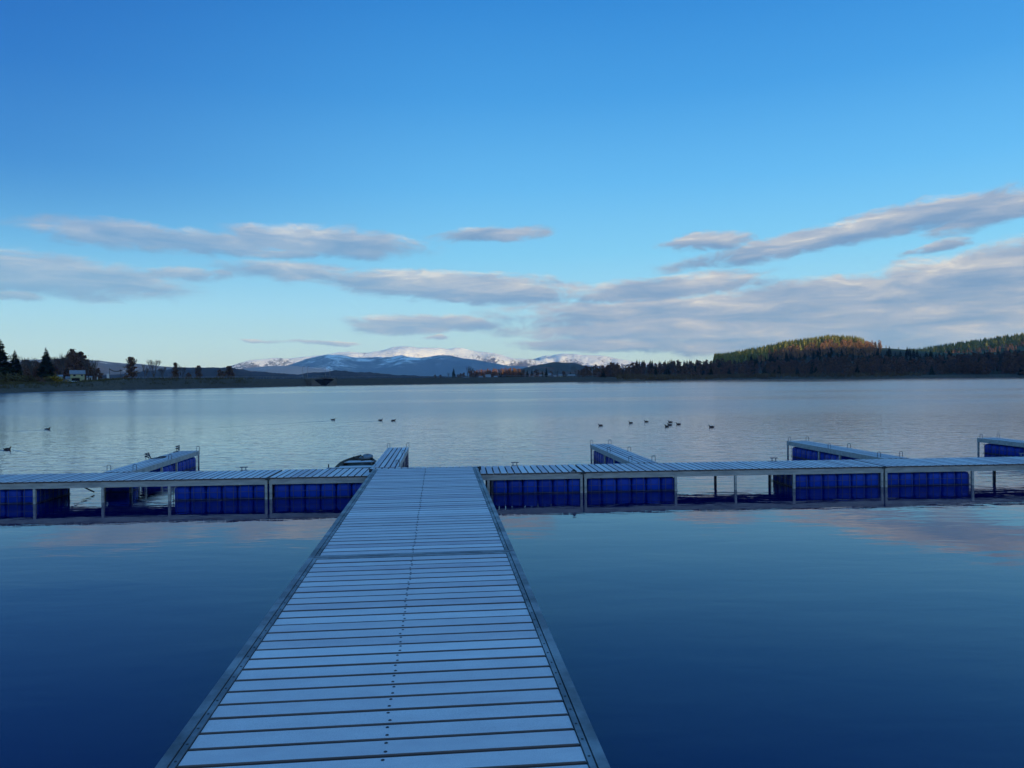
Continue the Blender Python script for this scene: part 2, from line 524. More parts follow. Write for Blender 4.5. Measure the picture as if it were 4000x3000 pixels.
def pier_module(Xa, Xb, label, groups, fronts, cleats=(), brace=None):
    sa, sb = pier_s(Xa), pier_s(Xb)
    L = sb - sa
    t = thing('pier_module', P0 + PD * sa, PA, label, 'pontoon', 'pontoon modules of the cross pier')
    mb = MB()
    n = round(L / 0.1175)
    for k in range(n):
        p = L / n
        sh = 0.0
        mb.board(k * p + 0.0095, (k + 1) * p - 0.0085, 0.0 + rng.uniform(0, 0.006), PW - rng.uniform(0, 0.006), ZD - 0.026, ZD + rng.uniform(-0.0015, 0.0015), 0, 1, rng.random(), 0.003, (7, 9))
    mb.build('decking', [MT['board'], MT['frost']], t)
    MB().quadbox(0, L, 0.012, 0.06, ZD - 0.118, ZD - 0.0265).build('front_beam', MT['galv'], t)
    MB().quadbox(0, L, PW - 0.06, PW - 0.012, ZD - 0.118, ZD - 0.0265).build('rear_beam', MT['galv'], t)
    for x in (0.0, L - 0.05):
        MB().quadbox(x, x + 0.05, 0.0605, PW - 0.0605, ZD - 0.118, ZD - 0.0265).build('end_beam', MT['galv'], t)
    for k in range(4):
        MB().quadbox(L * (k + 1) / 5 - 0.02, L * (k + 1) / 5 + 0.02, 0.0605, PW - 0.0605, ZD - 0.09, ZD - 0.0265).build('cross_beam', MT['galvd'], t)
    for X in fronts:
        x = min(max(pier_s(X) - sa, 0.021), L - 0.021)
        post(t, x, 0.034)
        post(t, x, PW - 0.034, mat='galvd')
    for X0, nn in groups:
        cage(t, pier_s(X0) - sa, nn, 0.055, 4)
    for X in cleats:
        cleat(t, pier_s(X, PW) - sa, PW - 0.05, ZD + 0.002)
    if brace:
        a, b = pier_s(brace[0], PW) - sa, pier_s(brace[1], PW) - sa
        MB().tube([(a, PW - 0.07, 0.235), (b, PW - 0.07, 0.03)], 0.014, 6).build('brace', MT['galvd'], t)
    return t, sa, L


mods = [
    pier_module(-262, 1043, 'leftmost pontoon length of the cross pier, with a diagonal brace showing under its deck', [(-250, 6), (672, 6)], [-250, 131, 398, 659, 1038], [956], (285, 375)),
    pier_module(1051, 2277, 'pontoon length of the cross pier that the gangway lands on, blue drums either side', [(1064, 6), (1925, 6)], [1056, 1445, 1908, 2272], [2011]),
    pier_module(2283, 3453, 'pontoon length of the cross pier just right of the gangway, see-through in the middle', [(2296, 6), (3112, 6)], [2288, 2641, 2875, 3104, 3448], [3019]),
    pier_module(3459, 4660, 'rightmost pontoon length of the cross pier, running out of the picture', [(3470, 6), (4290, 6)], [3464, 3803, 4050, 4280, 4655], [3988]),
]
# the little bolted joint at each gap between two lengths
for (t, sa, L) in mods[:3]:
    mb = MB()
    mb.tube([(L - 0.03, -0.004, ZD - 0.02), (L + 0.05, -0.004, ZD - 0.02)], 0.016, 8)
    mb.tube([(L + 0.012, -0.02, ZD - 0.018), (L + 0.012, 0.012, ZD - 0.018)], 0.02, 8)
    mb.build('coupling', MT['dark'], t)
mb = MB()
mb.quadbox(-0.05, 0.05, -0.015, 0.02, 0, 0.012); mb.tube([(-0.02, 0.0, 0.012), (0.0, 0.0, 0.035), (0.03, 0, 0.012)], 0.012, 6)
sh = mb.build('shackle', MT['dark'], mods[1][0])
sh.location = (pier_s(2243) - mods[1][1], 0.04, ZD + 0.003)

# ------------------------------------------------------------------ finger piers
FA = R(5.0)


def finger(X, Y, Lf, label, floats, loops, rz=FA, W=0.49):
    q = G(X, Y, ZD)
    sv = (q - P0).dot(PD)
    base = P0 + PD * sv + PN * (PW + 0.012)          # near left corner against the pier's rear
    t = thing('finger_pier', base, rz, label, 'finger pier', 'finger piers behind the cross pier')
    y0 = abs(math.sin(rz + PA)) * W + 0.004          # the near end clears the pier's slanted edge
    mb = MB()
    for k in range(4):
        xa = 0.046 + k * 0.1005
        cuts = [y0, y0 + Lf * 0.33 + rng.uniform(-.3, .3), Lf] if k % 2 else [y0, y0 + Lf * 0.62 + rng.uniform(-.3, .3), Lf]
        for a, b in zip(cuts, cuts[1:]):
            mb.board(xa + rng.uniform(0, .002), xa + 0.083, a + 0.003, b - 0.003, ZD - 0.026, ZD + rng.uniform(-.002, .001), 0, 1, rng.random(), 0.003, (7, 9))
    mb.build('decking', [MT['board'], MT['frost']], t)
    for x in (0.0, W - 0.04):
        MB().quadbox(x, x + 0.04, y0, Lf, ZD - 0.105, ZD - 0.002, 0, 1).build('side_beam', [MT['galv'], MT['frost']], t)
    MB().quadbox(0.0405, W - 0.0405, Lf - 0.03, Lf, ZD - 0.105, ZD - 0.027).build('end_beam', MT['galv'], t)
    for yy in (y0 + 0.03, y0 + 0.75, Lf - 2.55, Lf - 1.62, Lf - 0.025):
        for x in (0.02, W - 0.02):
            o = MB().quadbox(-0.016, 0.016, -0.02, 0.02, -0.28, ZD - 0.1055).build('post', MT['galv'], t)
            o.location = (x, yy, 0)
    # floats lie in one row along the finger
    for y1, n in floats:
        mbw = MB(); w = 0.003
        for x in (0.022, W - 0.022):
            for k in range(2 * n):
                y = y1 + 0.26 * (k + 0.5) / 2
                mbw.quadbox(x - w, x + w, y - w, y + w, -0.2, 0.243)
            for z in (0.125, 0.012): mbw.quadbox(x + w * 0.95, x + w * 2, y1, y1 + n * 0.26, z - w, z + w)
        c = mbw.build('float_cage', MT['wire'], t)
        for k in range(n):
            o = link('float_drum', DRUM_F, c)
            o.location = (W / 2, y1 + 0.26 * (k + 0.5), rng.uniform(-.004, .003)); o.rotation_euler = (0, 0, PI / 2)
            o.scale = (1, 1.12, 1)
    for sx, yy in loops:
        loop(t, 0.018 if sx < 0 else W - 0.018, yy, ZD - 0.002, PI / 2 * 0 + rng.uniform(-.1, .1))
    return t


LP = [(-1, 4.22), (1, 4.22), (-1, 2.25), (1, 2.25), (-1, 0.3), (1, 0.3)]
FL = [(2.62, 6), (1.75, 3)]
f1 = finger(389, 1848, 4.28, 'finger pier at far left, with dark mooring ropes lying on its left edge', FL + [(0.05, 2)], LP, R(6.2))
f2 = finger(1454, 1823, 4.28, 'finger pier beside the moored boat, just behind the gangway end', FL, LP[:2] + LP[3:])
f3 = finger(2464, 1805, 4.3, 'finger pier first to the right of the gangway, with dark gaps between its boards', FL, LP)
f4 = finger(3458, 1791, 4.35, 'long pale finger pier between the gangway side and the one cut by the right edge', FL, LP)
f5 = finger(4410, 1775, 4.35, 'finger pier cut off by the right edge of the picture', [(2.62, 6), (1.4, 4)], LP)

# ropes on the left finger
def rope(obj, pts, r, label):
    mb = MB(); mb.tube(pts, r, 6)
    me = mb.mesh('mooring_rope', MT['rope'], True)
    o = link('mooring_rope', me)
    o.matrix_world = Matrix.Translation(obj.location) @ Matrix.Rotation(obj.rotation_euler.z, 4, 'Z')
    return tag(o, label, 'rope', 'mooring ropes on the left finger pier')


zz = ZD + 0.012
pts = [(0.018 + 0.035 * math.cos(a), 2.22 + 0.05 * math.sin(a), zz + 0.03 + 0.007 * i) for i, a in enumerate(np.linspace(0, 4 * PI, 16))]
pts += [(0.05, 2.35, zz + 0.004), (0.12, 2.5, zz), (0.10, 2.75, zz), (0.2, 2.85, zz), (0.24, 2.6, zz), (0.16, 2.45, zz)]
rope(f1, pts, 0.011, 'dark rope with a loose tail tied halfway along the left finger pier')
pts = [(0.018 + 0.04 * math.cos(a), 4.2 + 0.05 * math.sin(a), zz + 0.02 + 0.008 * i) for i, a in enumerate(np.linspace(0, 4 * PI, 14))]
pts += [(0.07, 4.05, zz), (0.05, 3.8, zz)]
rope(f1, pts, 0.010, 'short dark rope knotted at the far corner of the left finger pier')

# ------------------------------------------------------------------ gangway
ZG = 0.415
gl, gr = (G(1456, 1836, ZG), G(615, 2990, ZG)), (G(1863, 1823, ZG), G(2383, 3000, ZG))
jl, jr = G(1219, 2178, ZG), G(1985, 2156, ZG)
gdir = (((gl[0] - gl[1]).normalized() + (gr[0] - gr[1]).normalized()) / 2).normalized()
GA = math.atan2(-gdir.x, gdir.y)
gper = Vector((gdir.y, -gdir.x, 0))
mid_end = (gl[0] + gr[0]) / 2
W2 = (gr[1] - gl[1]).dot(gper) / 2
jd = ((jl + jr) / 2 - mid_end).dot(gdir)


def gangway(y0, y1, label):
    """local y runs along the gangway, away from the camera"""
    t = thing('gangway_section', mid_end + gdir * y1 - Vector((0, 0, ZG)), GA, label, 'gangway', 'sections of the gangway')
    L = y1 - y0
    w = W2
    mb, sc = MB(), MB()
    n = round((L - 0.12) / 0.1505)
    p = (L - 0.12) / n
    sk = 0.0
    for k in range(n):
        a = -L + 0.06 + k * p
        g = rng.uniform(0.0072, 0.0105)
        dz = rng.uniform(-0.0025, 0.001)
        tone = min(1, max(0, rng.gauss(0.5, 0.26)))
        mb.board(-w + 0.082, w - 0.082, a + g, a + p - g, ZG - 0.03, ZG + dz, 0, 1, tone, 0.0045, (6,))
        for e in (0.036, p - 0.036):
            x = rng.uniform(-0.008, 0.008)
            y = a + e + rng.uniform(-0.004, 0.004)
            rr = 0.0085
            ring = [[(x + q * math.cos(b), y + q * math.sin(b), ZG + dz + h) for b in np.linspace(0, 2 * PI, 11)[:-1]] for q, h in ((rr, 0.0002), (rr * 0.75, 0.0022), (rr * 0.5, 0.0006), (0.0003, 0.0006))]
            sc.grid(ring, close=True)
    mb.build('decking', [MT['board'], MT['frost']], t)
    sc.build('screw_row', MT['screw'], t)
    for s in (-1, 1):
        xs = sorted((s * (w - 0.046), s * w))
        MB().quadbox(xs[0], xs[1], -L + 0.0, 0, ZG - 0.14, ZG + 0.006).build('side_beam', MT['galvd'], t)
        xs = sorted((s * (w - 0.078), s * (w - 0.052)))
        mt = MB()
        mt.quadbox(xs[0], xs[1], -L + 0.055, -0.055, ZG - 0.03, ZG + 0.003)
        mt.build('edge_strip', MT['galvd'], t)
        rv = MB()
        for k in range(int((L - 0.2) / 0.1505)):
            y = -L + 0.13 + k * 0.1505
            xm = (xs[0] + xs[1]) / 2
            rv.grid([[(xm + q * math.cos(b), y + q * math.sin(b), ZG + h) for b in np.linspace(0, 2 * PI, 9)[:-1]] for q, h in ((0.0065, 0.0032), (0.0045, 0.0052), (0.0002, 0.0056))], close=True)
        rv.build('screw_row', MT['dark'], t)
    for a, b in ((-L + 0.002, -L + 0.05), (-0.05, -0.002)):
        MB().quadbox(-w + 0.0465, w - 0.0465, a, b, ZG - 0.12, ZG + 0.002).build('end_beam', MT['galvd'], t)
    for k in range(5):
        yy = -L * (k + 0.5) / 5
        MB().quadbox(-w + 0.0465, w - 0.0465, yy - 0.02, yy + 0.02, ZG - 0.09, ZG - 0.0305).build('cross_beam', MT['dark'], t)
    return t


g_far = gangway(jd + 0.012, 0.06, 'far section of the frosted board gangway, from the steel joint out to the cross pier')
g_near = gangway(jd - 11.6, jd - 0.006, 'near section of the frosted board gangway, widest in the foreground')
for s, nm in ((-1, 0.0), (1, 0.03)):
    mb = MB()
    mb.tube([(s * (W2 - 0.02), -0.06 + nm, ZG - 0.01), (s * (W2 + 0.07), -0.06 + nm, ZG - 0.01)], 0.018, 8)
    mb.quadbox(s * (W2 + 0.05) - 0.02, s * (W2 + 0.05) + 0.02, -0.09 + nm, -0.03 + nm, ZG - 0.05, ZG + 0.012)
    mb.build('hinge_pin', MT['dark'], g_far)

# ------------------------------------------------------------------ moored boat
bt = thing('rowing_boat', G(1368, 1832, 0.27) - Vector((0, 0, 0.27)), R(7), 'old dark rowing boat with frosted stern moored beside the finger pier', 'boat')
Lb, st = 3.3, []
rows_o, rows_i = [], []
for k in range(11):
    u = k / 10
    hw = 0.41 * (1 - max(0, (u - 0.45) / 0.55) ** 2.2 * 0.86)
    zr = 0.18 + 0.05 * max(0, u - 0.35) ** 1.6
    y = u * Lb
    rows_o.append([(-hw, y, zr), (-hw * 0.97, y, 0.1), (-hw * 0.75, y, -0.08), (0, y, -0.1), (hw * 0.75, y, -0.08), (hw * 0.97, y, 0.1), (hw, y, zr)])
    hi_ = hw - 0.025
    rows_i.append([(-hi_, y, zr), (-hi_ * 0.95, y, 0.1), (-hi_ * 0.7, y, 0.03), (0, y, 0.03), (hi_ * 0.7, y, 0.03), (hi_ * 0.95, y, 0.1), (hi_, y, zr)])
mb = MB()
mb.grid(rows_o); mb.grid([list(reversed(r)) for r in rows_i])
mb.build('hull', MT['hull'], bt, True)
mb = MB()
for s in (0, 6):
    pts = [Vector(r[s]) * 0.5 + Vector(i[s]) * 0.5 for r, i in zip(rows_o, rows_i)]
    mb.tube(pts, 0.02, 6)
mb.build('gunwale', MT['dkwood'], bt)
mb = MB(); mb.quadbox(-0.43, 0.43, -0.05, 0.0, -0.08, 0.275, 0); mb.build('transom', MT['dkwood'], bt)
mb = MB(); mb.quadbox(-0.44, 0.44, -0.06, 0.05, 0.2755, 0.30, 0, 1); mb.build('stern_rail', [MT['dkwood'], MT['frost']], bt)
for y, h in ((1.25, 0.15), (2.2, 0.165)):
    MB().quadbox(-0.36, 0.36, y, y + 0.42, h - 0.025, h, 0, 1).build('thwart', [MT['dkwood'], MT['frost']], bt)
mb = MB()
mb.tube([(-0.41, 0.02, 0.30), (-0.41, 0.02, 0.37)], 0.012, 6); mb.build('rowlock', MT['dark'], bt)
# things lying in its bow
tb = bt.matrix_basis
def in_boat(p): return Matrix.Translation(bt.location) @ Matrix.Rotation(R(7), 4, 'Z') @ Vector(p)
mb = MB()
rows = []
for i in range(9):
    a = PI * i / 8
    rows.append([(0.15 * math.sin(a) * math.cos(b) * (1 + 0.25 * math.sin(3 * b + i)), 0.2 * math.sin(a) * math.sin(b), 0.03 + 0.06 * math.cos(a) * (1 + 0.35 * math.sin(2 * b + 1.3 * i))) for b in np.linspace(0, 2 * PI, 15)[:-1]])
mb.grid(rows, close=True)
o = mb.build('tarp_bundle', MT['tarp'], None, True)
o.location = in_boat((0.14, 2.75, 0.19)); tag(o, 'crumpled grey tarp heaped in the bow of the rowing boat', 'tarp')
for k, (a, b, lab) in enumerate((((0.02, 2.5, 0.19), (-0.14, 2.45, 0.27), 'left one of two short dark poles sticking up out of the boat'), ((0.12, 2.6, 0.2), (-0.0, 2.58, 0.29), 'dark pole leaning from the boat, nearer the grey tarp'))):
    mb = MB(); A, B = Vector(a), Vector(b)
    mb.tube([A + (A - B) * 0.5, A, B], [0.022, 0.018, 0.013], 7)
    o = mb.build('boat_pole', MT['hull']); o.matrix_world = Matrix.Translation(bt.location) @ Matrix.Rotation(R(7), 4, 'Z'); tag(o, lab, 'pole', 'poles in the boat')

# ------------------------------------------------------------------ ducks
def duck_mesh():
    v = [(-0.235, 0, 0.075), (-0.15, 0, 0.03), (-0.03, 0, 0.02), (0.08, 0, 0.03), (0.125, 0, 0.085), (0.135, 0, 0.135), (0.155, 0, 0.168)]
    rad = [0.014, 0.052, 0.085, 0.068, 0.032, 0.027, 0.037]
    me = bpy.data.meshes.new('duck_skin'); me.from_pydata(v, [(i, i + 1) for i in range(len(v) - 1)], [])
    o = bpy.data.objects.new('duck_skin', me); C.objects.link(o)
    o.modifiers.new('s', 'SKIN'); ss = o.modifiers.new('d', 'SUBSURF'); ss.levels = ss.render_levels = 2
    for i, r in enumerate(rad):
        me.skin_vertices[0].data[i].radius = (r * (1.15 if i < 4 else 1), r)
    me.skin_vertices[0].data[2].use_root = True
    dg = bpy.context.evaluated_depsgraph_get()
    out = bpy.data.meshes.new_from_object(o.evaluated_get(dg))
    bpy.data.objects.remove(o)
    out.name = 'duck'; out.materials.clear(); out.materials.append(MT['duckb'])
    out.polygons.foreach_set('use_smooth', [True] * len(out.polygons))
    return out


DM = duck_mesh()
mb = MB()
mb.grid([[(0.185, -0.016, 0.172), (0.185, 0.016, 0.172), (0.185, 0.014, 0.154), (0.185, -0.014, 0.154)], [(0.238, -0.013, 0.160), (0.238, 0.013, 0.160), (0.238, 0.011, 0.152), (0.238, -0.011, 0.152)]], close=True, caps=True)
BILL = mb.mesh('bill', MT['bill'])
DUCKS = [(30, 1757, 0, 'duck at the far left edge, the nearest of all, trailing a broad wake', 1.05), (187, 1678, 4, 'lone duck at left, behind the nearest one, with a thin straight wake', 1.1),
         (1302, 1641, 3, 'leftmost of the three ducks swimming right behind the gangway end', 1.05), (1487, 1643, 2, 'middle of the three ducks swimming right', 1.05), (1538, 1644, 5, 'foremost of the three ducks swimming right', 1.05),
         (2345, 1663, 195, 'duck leftmost of the scattered flock on the right half of the water', 0.95), (2463, 1653, 205, 'duck second from the left in the flock on the right, facing left', 0.95),
         (2524, 1648, 170, 'small duck at the back of the flock with ripples to both sides', 0.9), (2617, 1650, 150, 'duck behind the touching pair in the flock, showing no bill', 0.95),
         (2604, 1667, 215, 'front duck of the touching pair in the right-hand flock', 1.0), (2615, 1661, 185, 'duck half hidden behind the front one of the touching pair', 0.95),
         (2649, 1658, 180, 'duck just right of the touching pair in the flock', 0.95), (2778, 1669, 178, 'rightmost duck on the water, away from the rest of the flock', 1.0)]
for X, Y, a, lab, s in DUCKS:
    t = thing('duck', G(X, Y, 0), R(a), lab, 'duck', 'ducks swimming on the lake')
    t.scale = (s * 0.56,) * 3
    link('body', DM, t); link('bill', BILL, t)

# ------------------------------------------------------------------ water, shore, hills
SUN_AZ, SUN_EL = R(140), R(3.0)
SDIR = Vector((math.sin(SUN_AZ), math.cos(SUN_AZ), 0))
WS = 1500
me = bpy.data.meshes.new('water')
me.from_pydata([(-WS, -WS, 0), (WS, -WS, 0), (WS, WS, 0), (-WS, WS, 0)], [], [(0, 1, 2, 3)])
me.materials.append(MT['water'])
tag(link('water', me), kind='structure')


def wake(pts, width, h):
    mb = MB()
    P = [G(*p) for p in pts]
    rows = []
    for i, p in enumerate(P):
        d = (P[min(i + 1, len(P) - 1)] - P[max(i - 1, 0)]).normalized()
        n = Vector((-d.y, d.x, 0))
        k = 1 - i / (len(P) - 1)
        hh = h * (0.25 + 0.75 * k) * (0.7 + 0.5 * rng.random())
        ww = width * (0.8 + 0.6 * (1 - k))
        rows.append([p - n * ww + Vector((0, 0, .002)), p - n * ww * 0.4 + Vector((0, 0, hh * .8)), p + Vector((0, 0, hh)), p + n * ww * 0.4 + Vector((0, 0, hh * .8)), p + n * ww + Vector((0, 0, .002))])
    mb.grid(rows)
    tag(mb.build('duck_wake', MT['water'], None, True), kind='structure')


def line(a, b, n=14): return [(a[0] + (b[0] - a[0]) * i / n, a[1] + (b[1] - a[1]) * i / n + rng.uniform(-.4, .4)) for i in range(n + 1)]


wake(line((185, 1679), (-60, 1691)), 0.10, 0.014)
wake(line((1300, 1643), (760, 1676)), 0.10, 0.012)
wake(line((1482, 1644), (1130, 1661)), 0.10, 0.012)
wake(line((50, 1757), (150, 1774), 8), 0.09, 0.016)
wake(line((15, 1759), (-60, 1766), 6), 0.08, 0.014)

SHORE = [(-180, 5.5), (-150, 6), (-125, 10), (-105, 40), (-85, 100), (-60, 150), (-45, 180), (-33.7, 206), (-26.5, 258), (-18.4, 290), (-14.3, 352), (-1.9, 395),
         (7.6, 450), (15.8, 560), (23.4, 510), (32.3, 520), (45, 430), (60, 320), (80, 180), (100, 60), (120, 12), (150, 6), (180, 5.5)]
SH_A, SH_R = [a for a, r in SHORE], [r for a, r in SHORE]


def shore_r(az): return float(np.interp(math.degrees(az), SH_A, SH_R))


def prof_fn(points, r0, lift=0.0):
    """height of a crest line at distance r0 from its outline in the photo, by azimuth"""
    zs, As = [], []
    for X, Y in points:
        a, e = azel(X, Y)
        As.append(a); zs.append(CH + math.tan(e) * r0 + lift)
    return lambda az: float(np.interp(az, As, zs))


HILL_R, HILL2_R = 1000, 1500
hill1 = prof_fn([(2500, 1470), (2700, 1452), (2860, 1432), (2980, 1409), (3070, 1388), (3165, 1376), (3250, 1366), (3330, 1371), (3390, 1379), (3470, 1380), (3560, 1389), (3700, 1402), (3900, 1400), (4300, 1420), (4700, 1470)], HILL_R)
hill2 = prof_fn([(3300, 1460), (3480, 1405), (3560, 1400), (3650, 1388), (3800, 1366), (3900, 1353), (4000, 1339), (4300, 1315), (4800, 1340), (5200, 1460)], HILL2_R)


def crest_c(deg):                            # how high the bank stands above the lake
    return float(np.interp(deg, [-180, -60, -40, -30, -27, 3, 9, 14, 60, 180], [0.45, 1.2, 1.6, 2.0, 3.0, 3.0, 2.2, 1.3, 1.3, 0.45]))


def ground(x, y):
    r = math.hypot(x, y); az = math.atan2(x, y); deg = math.degrees(az)
    d = r - shore_r(az)
    c = crest_c(deg)
    w = 8.0 if abs(deg) < 100 else 4.0
    if d <= 0: z = 0.35 * d
    elif d < w: z = c * (d / w)
    else: z = c + (0.4 * (1 - math.exp(-(d - w) / 30)) if deg > 5 or deg < -27 else -0.8 * (1 - math.exp(-max(0, d - w - 5) / 12)))
    if d > 0:
        k = min(1, d / 60)
        z += k * 0.5 * noise.noise(Vector((x * .02, y * .02, 3)))
        if deg > 9: z += min(10, max(0, d - 15) * 0.035)
        if 0.05 < az < 1.3:
            h1 = (hill1(az) - 6) * math.exp(-((r - HILL_R) / (250 if r < HILL_R else 330)) ** 2)
            h2 = (hill2(az) - 6) * math.exp(-((r - HILL2_R) / (330 if r < HILL2_R else 600)) ** 2)
            z += max(0, h1, h2)
        q = x * SDIR.x + y * SDIR.y
        l = x * -SDIR.y + y * SDIR.x
        if q > 60:
            z += (72 + 4 * noise.noise(Vector((l * .004, 0, 7)))) * math.exp(-((q - 700) / 230) ** 2) * min(1, max(0, (2300 - abs(l)) / 700))
    return z


offs = [-7, -3, -1, 0, 1, 2.2, 3.5, 5.5, 8, 8.6, 11, 15, 21, 29, 40, 55, 75, 100, 130, 165, 205, 250, 300, 355, 410, 465, 520, 580, 640, 710, 790, 880, 980, 1090, 1210, 1350, 1520, 1750, 2100, 2700, 3800, 5600, 8000, 10300]
NA = 720
vs, cv, fs = [], [], []
for i in range(NA):
    az = -PI + 2 * PI * i / NA
    rs = shore_r(az)
    deg = math.degrees(az)
    for d in offs:
        jit = 1.0 + (0.012 * noise.noise(Vector((math.sin(az) * 40, math.cos(az) * 40, 0))) if abs(deg) < 100 and d < 30 else 0)
        r = (rs * jit + d) if d < 9000 else 10300
        x, y = r * math.sin(az), r * math.cos(az)
        z = ground(r / jit * math.sin(az), r / jit * math.cos(az)) if d < 30 else ground(x, y)
        vs.append((x, y, z))
        dam = -27 < deg < 8
        cv.append(0.0 if (d < 8.3 and dam) else (0.15 if d < 8.3 else (0.5 if d < 330 else 0.9)))
K = len(offs)
for i in range(NA):
    j = (i + 1) % NA
    for k in range(K - 1):
        fs.append((i * K + k, i * K + k + 1, j * K + k + 1, j * K + k))
me = bpy.data.meshes.new('terrain')
me.from_pydata(vs, [], fs)
me.materials.append(MT['ground'])
me.polygons.foreach_set('use_smooth', [True] * len(fs))
a = me.attributes.new('cover', 'FLOAT', 'POINT'); a.data.foreach_set('value', cv)
me.update()
tag(link('terrain', me), kind='structure')


def ridge(name, pts, r0, df, db, mat, base=0.0, n=420, m=34, rough=8.0, fr=0.004, spur=0.3, pw=1.4):
    pf = prof_fn(pts, r0)
    a0, a1 = azel(*pts[0])[0], azel(*pts[-1])[0]
    mb = MB(); rows = []
    for i in range(n):
        az = a0 + (a1 - a0) * i / (n - 1)
        zc = pf(az)
        row = []
        for k in range(m):
            t = -1 + 2 * k / (m - 1)
            r = r0 + t * (df if t < 0 else db)
            x, y = r * math.sin(az), r * math.cos(az)
            s = max(0, 1 - abs(t)) ** 1.0
            e = 1 - (1 - s) ** pw
            sp = noise.fractal(Vector((az * r0 * fr * 0.35, r * fr * 0.22, r0)), 0.9, 2.0, 4)
            e2 = max(0, e + spur * sp * e * (1 - e) * 4 * 0.5)
            z = base + (zc - base) * e2 + rough * (noise.fractal(Vector((x * fr, y * fr, 1.7)), 0.8, 2.1, 5)) * min(1, e * 2)
            row.append((x, y, z))
        rows.append(row)
    mb.grid(rows)
    return tag(mb.build(name, mat, None, True), kind='structure')


m_snow = mountain_mat('snowy_mountain', 0, 290, forest=(0.12, 0.115, 0.105), bias=0.10, scale=0.03)
m_left = mountain_mat('wooded_snowy_ridge', 20, 150, forest=(0.11, 0.12, 0.13), bias=0.04, brown=0.15, scale=0.02)
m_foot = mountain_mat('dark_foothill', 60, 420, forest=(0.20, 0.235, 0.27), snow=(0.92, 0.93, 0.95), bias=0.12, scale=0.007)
m_near = mottled('dark_wood_hill', [(0.007, 0.012, 0.018), (0.016, 0.022, 0.028)], 0.02, 0.95, spec=0.05)
m_mid = mountain_mat('larch_hill', 10, 200, forest=(0.06, 0.055, 0.03), snow=(0.35, 0.3, 0.25), bias=-0.02, scale=0.02, brown=0.8)

ridge('mountain', [(560, 1478), (760, 1455), (900, 1430), (981, 1409), (1081, 1402), (1171, 1396), (1280, 1382), (1352, 1376), (1433, 1376), (1501, 1366), (1537, 1357), (1560, 1355), (1619, 1355.5), (1691, 1359), (1759, 1361), (1781, 1357), (1804, 1359), (1849, 1371), (1900, 1374.5),
                   (1926, 1379), (2012, 1399), (2075, 1405), (2150, 1413), (2300, 1428), (2600, 1450), (3000, 1470)], 8000, 480, 1200, m_snow, n=620, m=46, rough=14, spur=0.7)
ridge('mountain', [(1900, 1450), (2000, 1425), (2089, 1402), (2134, 1388.5), (2197, 1382), (2242, 1382), (2274, 1386), (2346, 1389), (2405, 1399), (2468, 1410), (2536, 1418), (2700, 1435), (3000, 1455)], 9000, 620, 1000, m_snow, n=420, m=40, rough=12, spur=0.9)
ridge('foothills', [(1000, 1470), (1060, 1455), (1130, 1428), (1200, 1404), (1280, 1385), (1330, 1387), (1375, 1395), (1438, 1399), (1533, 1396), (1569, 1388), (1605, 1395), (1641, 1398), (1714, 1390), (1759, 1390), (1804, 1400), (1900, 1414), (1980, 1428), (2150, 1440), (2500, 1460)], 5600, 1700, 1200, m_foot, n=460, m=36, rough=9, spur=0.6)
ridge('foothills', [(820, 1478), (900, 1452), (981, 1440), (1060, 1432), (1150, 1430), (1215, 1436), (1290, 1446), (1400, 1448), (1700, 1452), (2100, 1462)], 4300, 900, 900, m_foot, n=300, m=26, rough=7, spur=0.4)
ridge('hills', [(-500, 1420), (-100, 1412), (150, 1404), (280, 1403), (375, 1408), (420, 1412.5), (479, 1418), (542, 1421), (655, 1433), (723, 1437), (791, 1435), (836, 1436), (950, 1442), (1150, 1462)], 4000, 1100, 1000, m_left, n=360, m=28, rough=6, spur=0.4)
ridge('hills', [(300, 1476), (480, 1462), (633, 1445), (700, 1438), (768, 1434), (859, 1436), (949, 1443), (1000, 1452), (1036, 1457), (1126, 1462), (1200, 1461), (1257, 1455), (1329, 1452), (1397, 1453), (1488, 1460), (1555, 1467), (1700, 1472), (1900, 1475)], 2300, 600, 600, m_near, n=600, m=26, rough=5, fr=0.02, spur=0.3)
ridge('hills', [(1800, 1470), (1960, 1455), (2066, 1434), (2110, 1424), (2175, 1415.5), (2235, 1418), (2280, 1428), (2330, 1436), (2480, 1455), (2700, 1468)], 3000, 500, 500, m_mid, n=300, m=26, rough=5, fr=0.015, spur=0.4)


# unseen high ridge added off to the right to shade the foothills
LDIR = Vector((-SDIR.y, SDIR.x, 0))
rows = []
for i in range(60):
    l = 1650 + 3250 * i / 59
    hz = float(np.interp(l, [1650, 2050, 2900, 3700, 4300, 4900], [0, 480, 470, 430, 330, 0])) * (1 + 0.06 * noise.noise(Vector((l * .003, 2, 0))))
    row = []
    for k in range(25):
        t = -1 + k / 12
        p = SDIR * (330 + 420 * t) + LDIR * l
        row.append((p.x, p.y, -2 + hz * math.cos(t * PI / 2) ** 1.3 + 8 * noise.noise(Vector((p.x * .01, p.y * .01, 5))) * (1 - abs(t))))
    rows.append(row)
tag(MB().grid(rows).build('hills', m_near, None, True), kind='structure')

